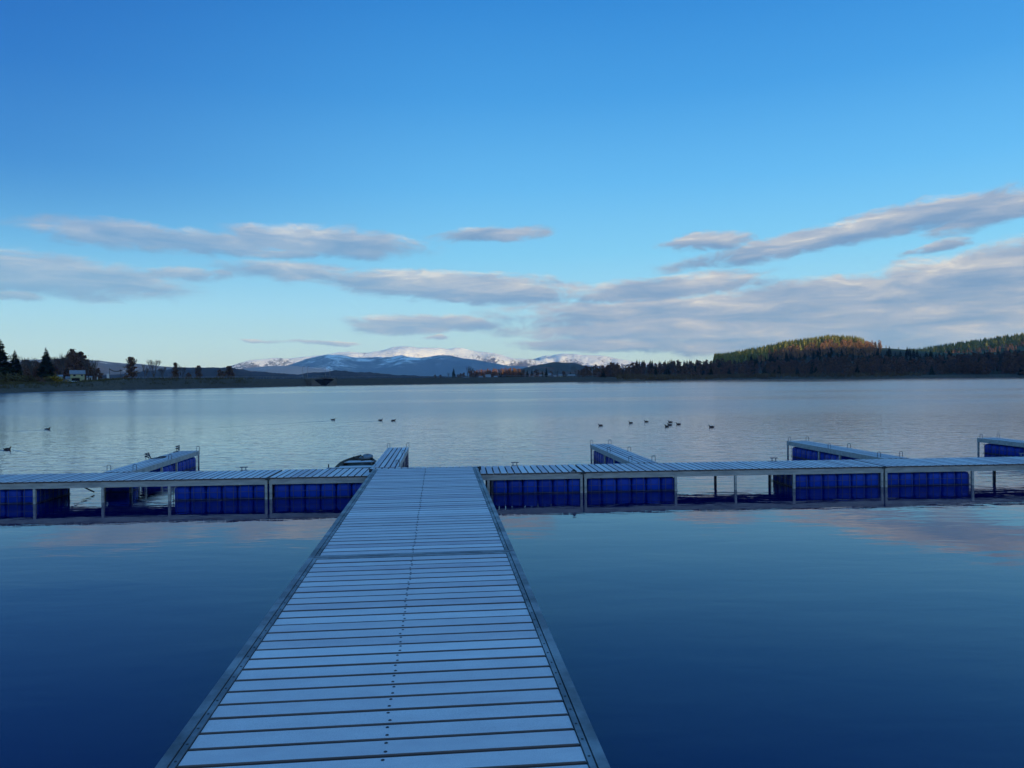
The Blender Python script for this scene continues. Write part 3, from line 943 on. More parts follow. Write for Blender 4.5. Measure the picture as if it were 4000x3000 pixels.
# ------------------------------------------------------------------ trees
def spruce(seed, layers=34, per=13, wid=0.215, low=0.03, fine=True, droop=(0.1, 0.42)):
    q = random.Random(seed)
    cr = MB()
    for i in range(layers):
        z = low + (1 - low) * (i / layers) ** 0.93
        rr = wid * (1 - z) ** 0.85 * q.uniform(0.85, 1.12) + 0.006
        for k in range(per if z < 0.85 else per - 3):
            a = q.uniform(0, 2 * PI)
            r1 = rr * q.uniform(0.7, 1.1)
            dr = r1 * q.uniform(*droop)
            w = r1 * q.uniform(0.26, 0.42) + 0.008
            d = Vector((math.cos(a), math.sin(a), 0)); s = Vector((-d.y, d.x, 0))
            b = Vector((0, 0, z + 0.012 + q.uniform(-.7, .7) * (1 - low) / layers)); mid = b + d * r1 * 0.55 - Vector((0, 0, dr * 0.35)); tip = b + d * r1 - Vector((0, 0, dr))
            t = q.random()
            cr.poly([b, mid - s * w, tip, mid + s * w], 0, t)
            if fine:
                hang = Vector((0, 0, -r1 * q.uniform(0.18, 0.34)))
                cr.poly([mid - s * w * .6, mid + s * w * .6, (mid + tip) / 2 + hang], 0, t * 0.7)
                cr.poly([b, tip, mid + hang * 1.1], 0, t * 0.8)
    tr = MB().tube([(0, 0, -0.02), (0, 0, 0.5), (0, 0, 0.985)], [0.016, 0.010, 0.002], 6)
    return tr, cr


def limbs(q, mb, p, d, ln, r, depth, tips, spread=0.5, up=0.25, kids=3):
    e = p + d * ln
    mid = p + d * ln * 0.5 + Vector((q.uniform(-1, 1), q.uniform(-1, 1), 0)) * ln * 0.05
    mb.tube([p, mid, e], [r, r * 0.82, r * 0.66], 4 if depth > 2 else 3, cap=False)
    tips.append((e, depth))
    if depth == 0: return
    for k in range(kids):
        v = Vector((q.uniform(-1, 1), q.uniform(-1, 1), q.uniform(-0.3, 0.8)))
        nd = (d + v * spread + Vector((0, 0, up))).normalized()
        limbs(q, mb, p + d * ln * q.uniform(0.55, 1.0), nd, ln * q.uniform(0.6, 0.82), r * 0.58, depth - 1, tips, spread, up, kids)


def bare_tree(seed, depth=6, trunk=0.25, spread=0.62):
    q = random.Random(seed)
    tr, tips = MB(), []
    limbs(q, tr, Vector((0, 0, -0.02)), Vector((q.uniform(-.05, .05), 0, 1)).normalized(), trunk, 0.017, depth, tips, spread, 0.22)
    zt = max(e.z for e, _ in tips)
    tr.v = [(x / zt, y / zt, z / zt if z > 0 else z) for x, y, z in tr.v]
    return tr, None


def leafy(seed, wid=0.28, clumps=40, per=52, leaf=0.025, shape='oval', low=0.16):
    q = random.Random(seed)
    tr, tips = MB(), []
    limbs(q, tr, Vector((0, 0, -0.02)), Vector((0, 0, 1)), 0.30, 0.02, 3, tips, 0.45, 0.35)
    zt = max(e.z for e, _ in tips)
    k0 = 0.93 / zt
    tr.v = [(x * k0, y * k0, z * k0 if z > 0 else z) for x, y, z in tr.v]
    cr = MB()
    for c in range(clumps):
        h = low + (1 - low) * ((c + q.random()) / clumps)
        hh = (h - low) / (1 - low)
        if shape == 'cone': rr = wid * (1 - hh) ** 0.75 * (0.55 + 0.45 * min(1, hh * 6))
        else: rr = wid * math.sqrt(max(0.02, 1 - (2 * hh - 0.85) ** 2 / 1.4)) * (1 if hh < .85 else 0.7)
        a = q.uniform(0, 2 * PI); rad = rr * q.uniform(0.25, 0.85)
        cx, cy = rad * math.cos(a), rad * math.sin(a)
        cs = q.uniform(0.055, 0.10) * (0.6 + 0.4 * (1 - hh))
        tone = q.random()
        for _ in range(per):
            v = Vector((q.gauss(0, 1), q.gauss(0, 1), q.gauss(0, 0.8))) * cs * 0.6
            p = Vector((cx, cy, min(h, 0.97))) + v
            if p.z < low * 0.6 or p.z > 1.01: continue
            n = Vector((q.uniform(-1, 1), q.uniform(-1, 1), q.uniform(-1, 1))).normalized()
            s = n.orthogonal().normalized(); u = n.cross(s)
            l = leaf * q.uniform(0.6, 1.3)
            cr.poly([p - s * l, p - u * l * .7, p + s * l, p + u * l * .7], 0, min(1, max(0, tone + q.uniform(-.25, .25))))
    return tr, cr


def shrub(seed, per=1100, leaf=0.062):
    q = random.Random(seed)
    tr, cr = MB(), MB()
    for k in range(9):
        a = q.uniform(0, 2 * PI)
        tr.tube([(0, 0, -0.05), (0.25 * math.cos(a), 0.25 * math.sin(a), 0.45), (0.42 * math.cos(a), 0.42 * math.sin(a), q.uniform(.6, .95))], [0.02, 0.013, 0.005], 4)
    for k in range(per):
        a, b = q.uniform(0, 2 * PI), math.acos(q.uniform(-0.1, 1))
        rr = q.uniform(0.5, 1.0) * (1 + 0.22 * math.sin(3 * a + seed) + 0.15 * math.sin(5 * b + 2 * a))
        p = Vector((0.55 * rr * math.sin(b) * math.cos(a), 0.55 * rr * math.sin(b) * math.sin(a), max(0.02, 0.82 * rr * math.cos(b))))
        n = Vector((q.uniform(-1, 1), q.uniform(-1, 1), q.uniform(-1, 1))).normalized()
        s = n.orthogonal().normalized(); u = n.cross(s); l = leaf * q.uniform(.6, 1.4)
        cr.poly([p - s * l, p - u * l * .6, p + s * l, p + u * l * .6], 0, q.random())
    return tr, cr


def merged(tr, cr):
    out = MB()
    for src, mi in ((tr, 0), (cr, 1)):
        if src is None: continue
        b = len(out.v)
        out.v += src.v
        out.f += [tuple(b + i for i in f) for f in src.f]
        out.m += [mi] * len(src.f); out.t += src.t
    return out


def at(X, r, Y=1470):
    az = azel(X, Y)[0]
    return r * math.sin(az), r * math.cos(az)


def top_z(X, Y, r): return CH + math.tan(azel(X, Y)[1]) * r


KIND = {}
def kit(kind, v):
    key = (kind, v)
    if key in KIND: return KIND[key]
    if kind == 'spruce': tr, cr, m = *spruce(100 + v), 'spruce'
    elif kind == 'bare': tr, cr, m = *bare_tree(200 + v), None
    elif kind == 'brown': tr, cr, m = *leafy(300 + v), 'brown'
    elif kind == 'browncone': tr, cr, m = *leafy(330 + v, 0.25, 34, 56, 0.024, 'cone', 0.05), 'brown'
    elif kind == 'olive': tr, cr, m = *shrub(400 + v), 'olive'
    elif kind == 'brownshrub': tr, cr, m = *shrub(420 + v), 'brown'
    elif kind == 'yellow': tr, cr, m = *shrub(440 + v), 'yellow'
    elif kind == 'orange': tr, cr, m = *leafy(500 + v, 0.22, 20, 24, 0.03, 'cone', 0.06), 'orange'
    elif kind == 'birch': tr, cr, m = *leafy(520 + v, 0.26, 20, 22, 0.03), 'birch'
    elif kind == 'hillspruce': tr, cr, m = *spruce(600 + v, 16, 10, 0.25, 0.1, False, (0.8, 1.6)), 'spruce_sunlit'
    elif kind == 'farspruce': tr, cr, m = *spruce(620 + v, 20, 10, 0.24, 0.04, True), 'spruce'
    elif kind == 'farbrown': tr, cr, m = *leafy(640 + v, 0.33, 24, 34, 0.036, low=0.06), 'brown'
    elif kind == 'farbare': tr, cr, m = *bare_tree(660 + v, 4, 0.27, 0.5), None
    KIND[key] = (tr, cr, m)
    return KIND[key]


MESHES = {}
def plant(kind, v, name, x, y, h, wide, label, cat, group, rz=None, parts=True):
    tr, cr, m = kit(kind, v)
    rz = rng.uniform(0, 2 * PI) if rz is None else rz
    z = ground(x, y) - 0.15
    if parts and cr is not None:
        t = thing(name, (x, y, z), rz, label, cat, group)
        t.scale = (wide * (1.25 if kind == 'spruce' else 1.15), wide * (1.25 if kind == 'spruce' else 1.15), h)
        for nm, mb, mt in (('trunk', tr, 'bark'), ('crown', cr, m)):
            key = (kind, v, nm)
            if key not in MESHES: MESHES[key] = mb.mesh(nm, MT[mt])
            link(nm, MESHES[key], t)
        return t
    key = (kind, v)
    if key not in MESHES: MESHES[key] = merged(tr, cr).mesh(name, [MT['bark'], MT[m or 'bark']])
    o = link(name, MESHES[key])
    o.location = (x, y, z); o.rotation_euler = (0, 0, rz); o.scale = (wide, wide, h)
    return tag(o, label, cat, group)


GL = 'trees on the left shore'
LEFT = [
    ('spruce', 0, 'spruce_tree', 4, 1327, 268, 1.35, 'tallest dark spruce, cut by the left edge of the picture'),
    ('spruce', 1, 'spruce_tree', 59, 1366, 274, 1.15, 'narrow spruce just right of the tallest one on the left shore'),
    ('bare', 0, 'bare_tree', 84, 1377, 292, 1.0, 'leafless treetop showing behind the narrow spruce at left'),
    ('bare', 1, 'bare_tree', 127, 1392, 300, 1.2, 'spreading leafless tree in the gap left of the cone-shaped spruce'),
    ('spruce', 2, 'spruce_tree', 181, 1357, 280, 1.25, 'cone-shaped dark spruce above the low shed on the left shore'),
    ('bare', 2, 'bare_tree', 208, 1377, 302, 1.0, 'leafless tree touching the right side of the cone-shaped spruce'),
    ('bare', 3, 'bare_tree', 242, 1376, 310, 1.0, 'leafless tree between the cone-shaped spruce and the brown pair'),
    ('brown', 0, 'broadleaf_tree', 222, 1402, 345, 1.1, 'low brown-leaved tree right of the cone-shaped spruce'),
    ('brown', 1, 'broadleaf_tree', 286, 1364, 345, 0.8, 'taller of the two brown trees standing behind the yellow house'),
    ('brown', 2, 'broadleaf_tree', 313, 1374, 347, 0.9, 'rounder right-hand one of the two brown trees behind the yellow house'),
    ('brown', 3, 'broadleaf_tree', 262, 1404, 343, 1.1, 'dark brown tree at the left foot of the brown pair'),
    ('bare', 4, 'bare_tree', 347, 1396, 330, 1.0, 'thin leafless tree right behind the brown pair by the house'),
    ('bare', 5, 'bare_tree', 368, 1400, 320, 0.9, 'leafless tree with a forked trunk right of the yellow house'),
    ('brown', 4, 'broadleaf_tree', 384, 1438, 322, 1.2, 'small dark bushy tree right of the forked leafless one'),
    ('browncone', 0, 'broadleaf_tree', 511, 1395, 300, 1.25, 'lone pointed brown tree standing at the left end of the dam'),
    ('bare', 6, 'bare_tree', 566, 1416, 330, 1.0, 'leafless bushy tree left of the tall fan-shaped one on the dam'),
    ('bare', 7, 'bare_tree', 601, 1400, 335, 1.0, 'tall fan-shaped leafless tree on the left part of the dam'),
    ('bare', 8, 'bare_tree', 634, 1430, 335, 1.1, 'low leafless tree right of the fan-shaped one'),
    ('browncone', 1, 'broadleaf_tree', 685, 1417, 330, 1.1, 'round-topped brown tree in the middle of the dam row'),
    ('bare', 1, 'bare_tree', 712, 1427, 345, 0.9, 'small leafless tree touching the round-topped brown one'),
    ('brown', 6, 'broadleaf_tree', 776, 1428, 350, 0.75, 'slim brown tree against the dark hill'),
    ('browncone', 2, 'broadleaf_tree', 895, 1430, 355, 1.9, 'broad brown tree farthest right in the dam row'),
    ('brown', 3, 'broadleaf_tree', 862, 1444, 352, 1.3, 'low brown tree leaning on the broad one at the right end of the dam row'),
    ('brown', 4, 'broadleaf_tree', 736, 1456, 345, 1.3, 'dark low bush-like tree between the round-topped and the slim brown trees'),
]
for i, (X, Y) in enumerate(((250, 1398), (272, 1384), (297, 1379), (325, 1388), (338, 1404))):
    LEFT.append(('browncone', i % 3, 'broadleaf_tree', X, Y, 350 + 3 * i, 1.25, 'brown tree in the dense clump right behind the yellow house'))
for i, (X, Y) in enumerate(((98, 1406), (112, 1414), (140, 1411), (158, 1416), (226, 1408))):
    LEFT.append(('browncone' if i % 2 else 'brown', i % 3, 'broadleaf_tree', X, Y, 338 + 5 * i, 1.35, 'brown tree in the ragged row between the spruces on the left shore'))
for i, X in enumerate((88, 104, 122, 143, 160, 200, 238, 256, 275, 338, 356, 372)):
    LEFT.append(('brown', (i * 3) % 7, 'broadleaf_tree', X, rng.uniform(1428, 1448), 343 + 6 * (i % 3), 1.6, 'dark brown undergrowth tree filling the row behind the left shore'))
for kind, v, name, X, Y, r, wf, lab in LEFT:
    x, y = at(X, r)
    h = top_z(X, Y, r) - ground(x, y) + 0.15
    plant(kind, v, name, x, y, h, h * wf, lab, 'tree', GL)
SHR = [('olive', 0, 22, 1452, 232, 'olive shrub at the left edge of the shore'), ('olive', 1, 62, 1450, 234, 'tall olive shrub second from the left edge'), ('olive', 2, 108, 1458, 238, 'olive shrub in the middle of the shore thicket'),
       ('brownshrub', 0, 150, 1466, 240, 'brownish shrub right of the olive ones'), ('olive', 3, 190, 1470, 244, 'low olive shrub at the right end of the shore thicket'), ('yellow', 0, 214, 1461, 262, 'bright yellow bush in front of the low shed'),
       ('brownshrub', 1, 330, 1502, 262, 'small reddish shrub on the bank under the yellow house'), ('brownshrub', 0, 415, 1500, 270, 'low brown shrub on the bank below the white sign'), ('olive', 1, 470, 1492, 285, 'rounded low shrub left of the pointed brown tree'),
       ('brownshrub', 1, 590, 1492, 292, 'brown shrub on the dam below the fan-shaped tree'), ('olive', 2, 640, 1496, 296, 'last low shrub on the bank before the bare dam')]
for kind, v, X, Y, r, lab in SHR:
    x, y = at(X, r)
    h = max(0.9, top_z(X, Y, r) - ground(x, y) + 0.1)
    plant(kind, v, 'shrub', x, y, h, h * 1.15 if r < 250 else h * 1.5, lab, 'shrub', 'shrubs on the left shore')

# dark wood along the right shore: many single trees
TOPS = [(1700, 1462), (1760, 1452), (1850, 1452), (2050, 1452), (2180, 1446), (2240, 1440), (2265, 1432), (2333, 1418), (2410, 1411), (2440, 1419), (2536, 1410), (2604, 1406), (2700, 1405), (2809, 1398), (2880, 1402), (2954, 1408), (3106, 1400), (3233, 1391), (3328, 1381), (3423, 1381), (3549, 1386), (3676, 1382), (3802, 1370), (4000, 1366), (4200, 1362)]
tx, ty = [a for a, b in TOPS], [b for a, b in TOPS]
GRT = 'trees in the dark wood along the right shore'
WOODL = {'farspruce': ('spruce_tree', 'dark spruce in the shaded wood along the right-hand shore'), 'farbrown': ('broadleaf_tree', 'dark brown-leaved tree in the shaded wood along the right-hand shore'), 'farbare': ('bare_tree', 'leafless tree in the shaded wood along the right-hand shore')}
nw = 0
for row, (dr, frac, step) in enumerate(((20, 0.6, 15), (55, 0.82, 14), (100, 1.0, 12.5))):
    X = 2262 + row * 7
    while X < 4090:
        r = shore_r(azel(X, 1470)[0]) + dr + rng.uniform(-14, 14)
        Xj = X + rng.uniform(-6, 6)
        x, y = at(Xj, r)
        full = top_z(Xj, float(np.interp(Xj, tx, ty)), r) - ground(x, y)
        h = max(4.5, full * frac * rng.uniform(0.8, 1.0))
        k = rng.random()
        left = Xj < 2460
        kind = 'farbare' if k < (0.4 if left else 0.22) else ('farspruce' if k < (0.44 if Xj < 3250 else 0.28) else 'farbrown')
        nm, lab = WOODL[kind]
        plant(kind, rng.randrange(4), nm, x, y, h, h * rng.uniform(0.95, 1.35) if kind != 'farspruce' else max(h, 7) * rng.uniform(1.0, 1.5), lab, 'tree', GRT, parts=False)
        nw += 1
        X += step * rng.uniform(0.7, 1.3)
# trees on the far central shore
CTR = [(1752, 1452, 500, 'farbare', 'thin'), (1772, 1436, 520, 'farspruce', 'pointed'), (1800, 1458, 480, 'farbrown', ''), (1826, 1428, 620, 'farbare', ''), (1843, 1430, 620, 'farbare', ''), (1790, 1462, 470, 'farbrown', ''), (1812, 1456, 500, 'farbrown', ''), (1862, 1460, 520, 'farbrown', ''), (1890, 1452, 640, 'farspruce', ''),
       (1925, 1456, 640, 'farspruce', ''), (1950, 1450, 660, 'farbare', ''), (1968, 1448, 660, 'farspruce', ''), (1985, 1446, 660, 'farbrown', ''), (2003, 1445, 660, 'farspruce', ''), (2024, 1444, 650, 'farspruce', ''), (2042, 1443, 650, 'farbrown', ''), (2060, 1443, 650, 'farspruce', ''),
       (2078, 1442, 650, 'farspruce', ''), (2098, 1444, 640, 'farbrown', ''), (2118, 1446, 620, 'farspruce', ''), (2134, 1433, 600, 'farspruce', ''), (2152, 1450, 600, 'farbrown', ''), (2176, 1442, 680, 'farbare', ''), (2200, 1450, 660, 'farbrown', ''), (2228, 1449, 680, 'farspruce', ''), (2250, 1440, 560, 'farbare', ''),
       (1720, 1466, 480, 'farbrown', ''), (1700, 1470, 470, 'farbrown', ''), (1990, 1458, 520, 'farbrown', ''), (2075, 1462, 520, 'farbrown', '')]
for X, Y, r, kind, _ in CTR:
    x, y = at(X, r); h = max(3, top_z(X, Y, r) - ground(x, y) + 0.2)
    nm = WOODL[kind][0]
    lab = {'farspruce': 'small dark spruce among the village gardens on the far central shore', 'farbrown': 'small dark brown tree among the village gardens on the far central shore', 'farbare': 'small leafless tree among the village gardens on the far central shore'}[kind]
    if X == 1772: lab = 'lone pointed spruce left of the village on the far shore'
    if X == 2134: lab = 'tallest spruce in the village, between the two groups of houses'
    plant(kind, int(X) % 4, nm, x, y, h, h * (1.5 if kind == 'farbrown' else 1.1), lab, 'tree', 'trees by the village on the far shore', parts=False)
for i in range(26):
    X = 1836 + i * 8.2 + rng.uniform(-3, 3); r = 600 + rng.uniform(-30, 40)
    x, y = at(X, r); h = max(3, top_z(X, rng.uniform(1446, 1455), r) - ground(x, y) + 0.2)
    kind = 'farspruce' if rng.random() < 0.4 else 'farbrown'
    plant(kind, i % 4, WOODL[kind][0], x, y, h, h * 1.3, 'dark tree in the row between the village and the orange larches', 'tree', 'dark row behind the village', parts=False)
# sunlit larches behind the village
for i in range(30):
    X = 1846 + i * 6.3 + rng.uniform(-3, 3)
    r = 1050 + rng.uniform(-30, 60)
    Y = float(np.interp(X, [1840, 1900, 2020, 2040], [1449, 1441, 1436, 1440])) + rng.uniform(-2, 4)
    x, y = at(X, r); h = top_z(X, Y, r) - ground(x, y) + 0.2
    plant('orange', i % 4, 'larch_tree', x, y, h, h * rng.uniform(0.8, 1.1), 'sunlit orange larch in the row behind the village', 'tree', 'orange larches behind the village', parts=False)
for k, (X, Y, r, kind, lab) in enumerate(((2874, 1385, 800, 'orange', 'bright orange tree at the left foot of the sunlit hill'), (2955, 1395, 830, 'orange', 'orange tree left of the spruce slope on the sunlit hill'), (3462, 1357, 985, 'orange', 'rightmost orange tree on the bare ridge of the sunlit hill'), (3445, 1362, 990, 'birch', 'rusty tree next to the rightmost orange one on the bare ridge'), (3412, 1363, 990, 'birch', 'pale rusty tree beside the shed-like group on the bare ridge'), (3396, 1362, 990, 'birch', 'rusty tree at the right end of the spruce slope'), (3511, 1373, 1000, 'farspruce', 'lone little dark spruce on the meadow saddle'))):
    x, y = at(X, r); h = top_z(X, Y, r) - ground(x, y) + 0.2
    if k > 1: h = max(3.5, h)
    plant(kind, k % 4, 'larch_tree' if kind == 'orange' else ('spruce_tree' if kind == 'farspruce' else 'broadleaf_tree'), x, y, h, h * (1.0 if kind == 'orange' else 1.1), lab, 'tree', 'single trees on the sunlit hill', parts=False)


def wood(name, kind, places, nvar=3):
    """a far-off wood that reads as one mass"""
    V, Fc, MI, TO = [], [], [], []
    nb = 0
    ms = [merged(*kit(kind, v)[:2]) for v in range(nvar)]
    for x, y, h, w in places:
        mb = ms[rng.randrange(nvar)]
        a = rng.uniform(0, 2 * PI); ca, sa = math.cos(a), math.sin(a)
        v = np.array(mb.v)
        z = ground(x, y) - 0.2
        V.append(np.stack([x + w * (v[:, 0] * ca - v[:, 1] * sa), y + w * (v[:, 0] * sa + v[:, 1] * ca), z + h * v[:, 2]], 1))
        Fc += [tuple(i + nb for i in f) for f in mb.f]
        dt = rng.uniform(-.5, .5)
        MI += mb.m; TO += [min(1, max(0, t * 0.6 + 0.2 + dt)) for t in mb.t]
        nb += len(v)
    me = bpy.data.meshes.new(name)
    me.from_pydata(np.concatenate(V).tolist(), [], Fc)
    me.materials.append(MT['bark']); me.materials.append(MT[kit(kind, 0)[2]])
    me.polygons.foreach_set('material_index', MI)
    a = me.attributes.new('tone', 'FLOAT', 'FACE'); a.data.foreach_set('value', TO)
    me.update()
    return tag(link(name, me), kind='stuff')


def scatter(n, X0, X1, r0, r1, hmin, hmax, ok=lambda X, r: True, w=1.0):
    out = []
    while len(out) < n:
        X, r = rng.uniform(X0, X1), rng.uniform(r0, r1)
        if not ok(X, r): continue
        x, y = at(X, r); h = rng.uniform(hmin, hmax)
        out.append((x, y, h, h * w * rng.uniform(0.85, 1.2)))
    return out


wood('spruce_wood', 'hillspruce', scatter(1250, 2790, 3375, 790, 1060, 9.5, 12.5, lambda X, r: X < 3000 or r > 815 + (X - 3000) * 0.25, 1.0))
wood('rusty_wood', 'birch', scatter(230, 2960, 3440, 740, 930, 5.5, 9, lambda X, r: r < 822 + (X - 3000) * 0.25, 1.0))
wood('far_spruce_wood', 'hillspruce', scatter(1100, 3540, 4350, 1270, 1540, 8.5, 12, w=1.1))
wood('far_rusty_wood', 'birch', scatter(260, 3540, 4300, 1200, 1330, 4, 7))
wood('wooded_slope', 'farspruce', scatter(330, 2400, 4300, 640, 800, 6, 9, lambda X, r: r > shore_r(azel(X, 1470)[0]) + 120, 1.1))

# dry grass and reeds on the banks
def tufts(name, places, mt):
    mb = MB()
    for x, y, h in places:
        z = ground(x, y) - 0.05
        for _ in range(7):
            a = rng.uniform(0, 2 * PI); d = Vector((math.cos(a), math.sin(a), 0)) * h * 0.35
            p = Vector((x + rng.uniform(-.6, .6), y + rng.uniform(-.6, .6), z)); s = Vector((-d.y, d.x, 0)) * 0.35
            mb.poly([p - s, p + s, p + d + Vector((0, 0, h * rng.uniform(.7, 1.2)))], 0, rng.random())
    return tag(mb.build(name, MT[mt]), kind='stuff')


pl = []
for _ in range(1500):
    X = rng.uniform(-300, 1000); az = azel(X, 1490)[0]; r = shore_r(az) + rng.uniform(3.5, 22)
    pl.append((r * math.sin(az), r * math.cos(az), rng.uniform(0.3, 0.8)))
tufts('dry_grass', pl, 'olive')
pl = []
for _ in range(2600):
    X = rng.choice([rng.uniform(2440, 2640), rng.uniform(2640, 3000), rng.uniform(2400, 3600)]); az = azel(X, 1475)[0]; r = shore_r(az) + rng.uniform(2, 16)
    pl.append((r * math.sin(az), r * math.cos(az), rng.uniform(1.0, 2.3)))
tufts('reeds', pl, 'reed')

# ------------------------------------------------------------------ buildings and small things ashore
def house(name, X, r, w, d, hw, hr, rz, label, cat, group=None, wall='plaster', win=(), door=None, eave=0.35, base=None, porch=None):
    x, y = at(X, r)
    z = ground(x, y) - 0.3 if base is None else base
    az = math.atan2(x, y)
    t = thing(name, (x, y, z), -az + rz, label, cat, group)
    mb = MB()
    mb.quadbox(-w / 2, w / 2, 0, d, 0, hw)
    mb.poly([(-w / 2, 0, hw), (-w / 2, d, hw), (-w / 2, d / 2, hw + hr)]); mb.poly([(w / 2, d, hw), (w / 2, 0, hw), (w / 2, d / 2, hw + hr)])
    mb.build('wall', MT[wall], t)
    mb = MB(); e = eave; th = 0.14
    k = hr / (d / 2)
    for s in (0, 1):
        y0, y1 = (-e, d / 2) if s == 0 else (d + e, d / 2)
        z0, z1 = hw - e * k + 0.02, hw + hr + 0.02
        P = [(-w / 2 - e, y0, z0), (w / 2 + e, y0, z0), (w / 2 + e, y1, z1), (-w / 2 - e, y1, z1)]
        if s: P.reverse()
        Q = [(a, b, c + th) for a, b, c in P]
        mb.poly(Q); mb.poly(list(reversed(P)))
        for i in range(4): mb.poly([P[i], P[(i + 1) % 4], Q[(i + 1) % 4], Q[i]])
    mb.build('roof', MT['roof'], t)
    for (cx, cz, ww, wh) in win:
        f = MB().quadbox(cx - ww / 2 - .06, cx + ww / 2 + .06, -0.05, -0.003, cz - wh / 2 - .06, cz + wh / 2 + .06).build('window', MT['white'], t)
        MB().quadbox(cx - ww / 2, cx + ww / 2, -0.056, -0.0505, cz - wh / 2, cz + wh / 2).build('pane', MT['window_and_hollow'], f)
    if door:
        cx, ww, wh = door
        MB().quadbox(cx - ww / 2, cx + ww / 2, -0.05, -0.003, 0.25, 0.25 + wh).build('door', MT['dkwood'], t)
    if porch:
        x0, x1, z1, dp = porch
        p = MB().quadbox(x0, x1, -dp, -0.004, z1, z1 + 0.12).build('porch_roof', MT['dkwood'], t)
        for xx in (x0 + .1, (x0 + x1) / 2, x1 - .1): MB().quadbox(xx - .06, xx + .06, -dp + .02, -dp + .14, 0, z1 - .003).build('porch_post', MT['dkwood'], t)
        MB().quadbox(x0 + .1, x1 - .1, -0.03, -0.004, 0.25, z1 - 0.1).build('porch_dark_panel', MT['window_and_hollow'], t)  # dark panel on the wall, shade of the open porch as colour
    return t


house('yellow_house', 303, 326, 4.5, 3.6, 3.3, 1.2, R(2), 'pale yellow two-storey house with frosted roof on the left shore', 'house', win=((-1.0, 2.7, 0.8, 0.65), (1.4, 2.7, 0.55, 0.6)), porch=(-2.0, 0.7, 1.7, 0.9))
house('annex', 271, 328, 1.9, 3, 1.7, 0.7, 0, 'small frosted-roofed annex left of the yellow house', 'shed', wall='white')
house('shed', 211, 292, 4.2, 4, 2.2, 0.5, R(-4), 'low shed with a pale flat roof behind the yellow bush', 'shed', win=((1.2, 1.3, .8, .6),), door=(-.6, 0.9, 1.6))
house('cabin', 349, 330, 1.9, 3, 1.75, 0.35, 0, 'small white cabin box right of the yellow house', 'cabin', wall='white', eave=0.1, door=(0.3, .6, 1.3))
VIL = [(1880, 470, 4.6, 4, 1.5, 1.2, 'frosted-roofed low house, leftmost in the village on the far shore', 'dkwood'), (1908, 480, 6, 5, 2.2, 2.6, 'gabled village house with steep frosted roof, largest of the left group', 'dkwood'), (1936, 470, 4, 4, 1.6, 1.4, 'small house right of the steep gabled one in the village', 'white'), (1822, 470, 6.5, 4, 1.2, 0.9, 'long low frosted-roofed shed left of the village', 'conc'),
       (2082, 480, 3, 3, 1.4, 0.8, 'small shed left of the tallest village spruce', 'conc'), (2112, 520, 3.4, 4, 2.6, 1.2, 'pale house left of the tallest village spruce', 'conc'), (2146, 540, 4, 5, 3.4, 2.2, 'house right beside the tallest village spruce', 'conc'), (2166, 520, 3.4, 4, 2.2, 0.9, 'house with a blue-white wall in the right village group', 'white'), (2190, 530, 4.6, 4, 2.8, 1.4, 'tan-walled house in the middle of the right village group', 'plaster'), (2232, 560, 10, 6, 3.4, 1.6, 'long house with frosted roof, rightmost in the village', 'conc')]
for X, r, w, d, hw, hr, lab, wl in VIL:
    house('village_house', X, r, w * .5, d * .6, hw * .5 + 0.3, hr * .6, rng.uniform(-.3, .3), lab, 'house', 'village houses on the far shore', wl, win=((-w * .15, hw * .4 + .2, .5, .45), (w * .14, hw * .4 + .2, .5, .45)), eave=0.2)

# white upturned boats on the left bank
def upturned(X, Y, r, L, label, mt, rz=0):
    x, y = at(X, r); t = MB(); rows = []
    for i in range(9):
        u = -1 + i / 4; hw = 0.62 * (1 - abs(u) ** 2.4) + 0.03; hh = 0.42 * (1 - 0.55 * abs(u) ** 3)
        rows.append([(u * L / 2, hw * math.cos(a), hh * math.sin(a)) for a in np.linspace(0, PI, 9)])
    t.grid(rows)
    t.tube([(-L / 2, 0, 0.2), (0, 0, 0.43), (L / 2, 0, 0.2)], 0.03, 5)
    o = t.build('upturned_boat', MT[mt], None, True)
    o.location = (x, y, ground(x, y) + 0.02); o.rotation_euler = (0, R(2), rz - math.atan2(x, y))
    tag(o, label, 'boat', 'boats pulled up on the left bank')


upturned(288, 1513, 268, 2.9, 'white upturned boat on the bank below the yellow house', 'white')
upturned(185, 1517, 242, 2.2, 'dull pale upturned boat left of the white one, below the shrubs', 'conc')
upturned(474, 1515, 272, 2.7, 'white upturned boat farther right on the bank, near the pointed brown tree', 'white')
upturned(248, 1515, 256, 2.2, 'dark upturned boat just left of the white one', 'dkwood', 0.3)

# slipway, sign, posts, car
x, y = at(262, 250)
xs, ys = at(262, 252); xe, ye = at(262, 300)
mb = MB(); d = (Vector((xe, ye, 0)) - Vector((xs, ys, 0))).normalized(); s = Vector((d.y, -d.x, 0)) * 3.2
pr, pl_ = [], []
for i in range(12):
    p = Vector((xs, ys, 0)).lerp(Vector((xe, ye, 0)), i / 11)
    z = max(ground((p - s).x, (p - s).y), ground(p.x, p.y), ground((p + s).x, (p + s).y)) + 0.04
    pr.append([p - s + Vector((0, 0, z - .3)), p - s + Vector((0, 0, z)), p + s + Vector((0, 0, z)), p + s + Vector((0, 0, z - .3))])
mb.grid(pr)
tag(mb.build('path', MT['conc']), kind='structure')
x, y = at(422, 318)
t = thing('notice_board', (x, y, ground(x, y)), -math.atan2(x, y), 'white notice board on two posts right of the yellow house', 'sign')
MB().quadbox(-0.42, 0.42, -0.03, 0.03, 0.7, 2.3).build('panel', MT['white'], t)
for s_ in (-1, 1): MB().quadbox(s_ * 0.36 - .04, s_ * 0.36 + .04, 0.031, 0.11, 0, 2.2).build('post', MT['galv'], t)
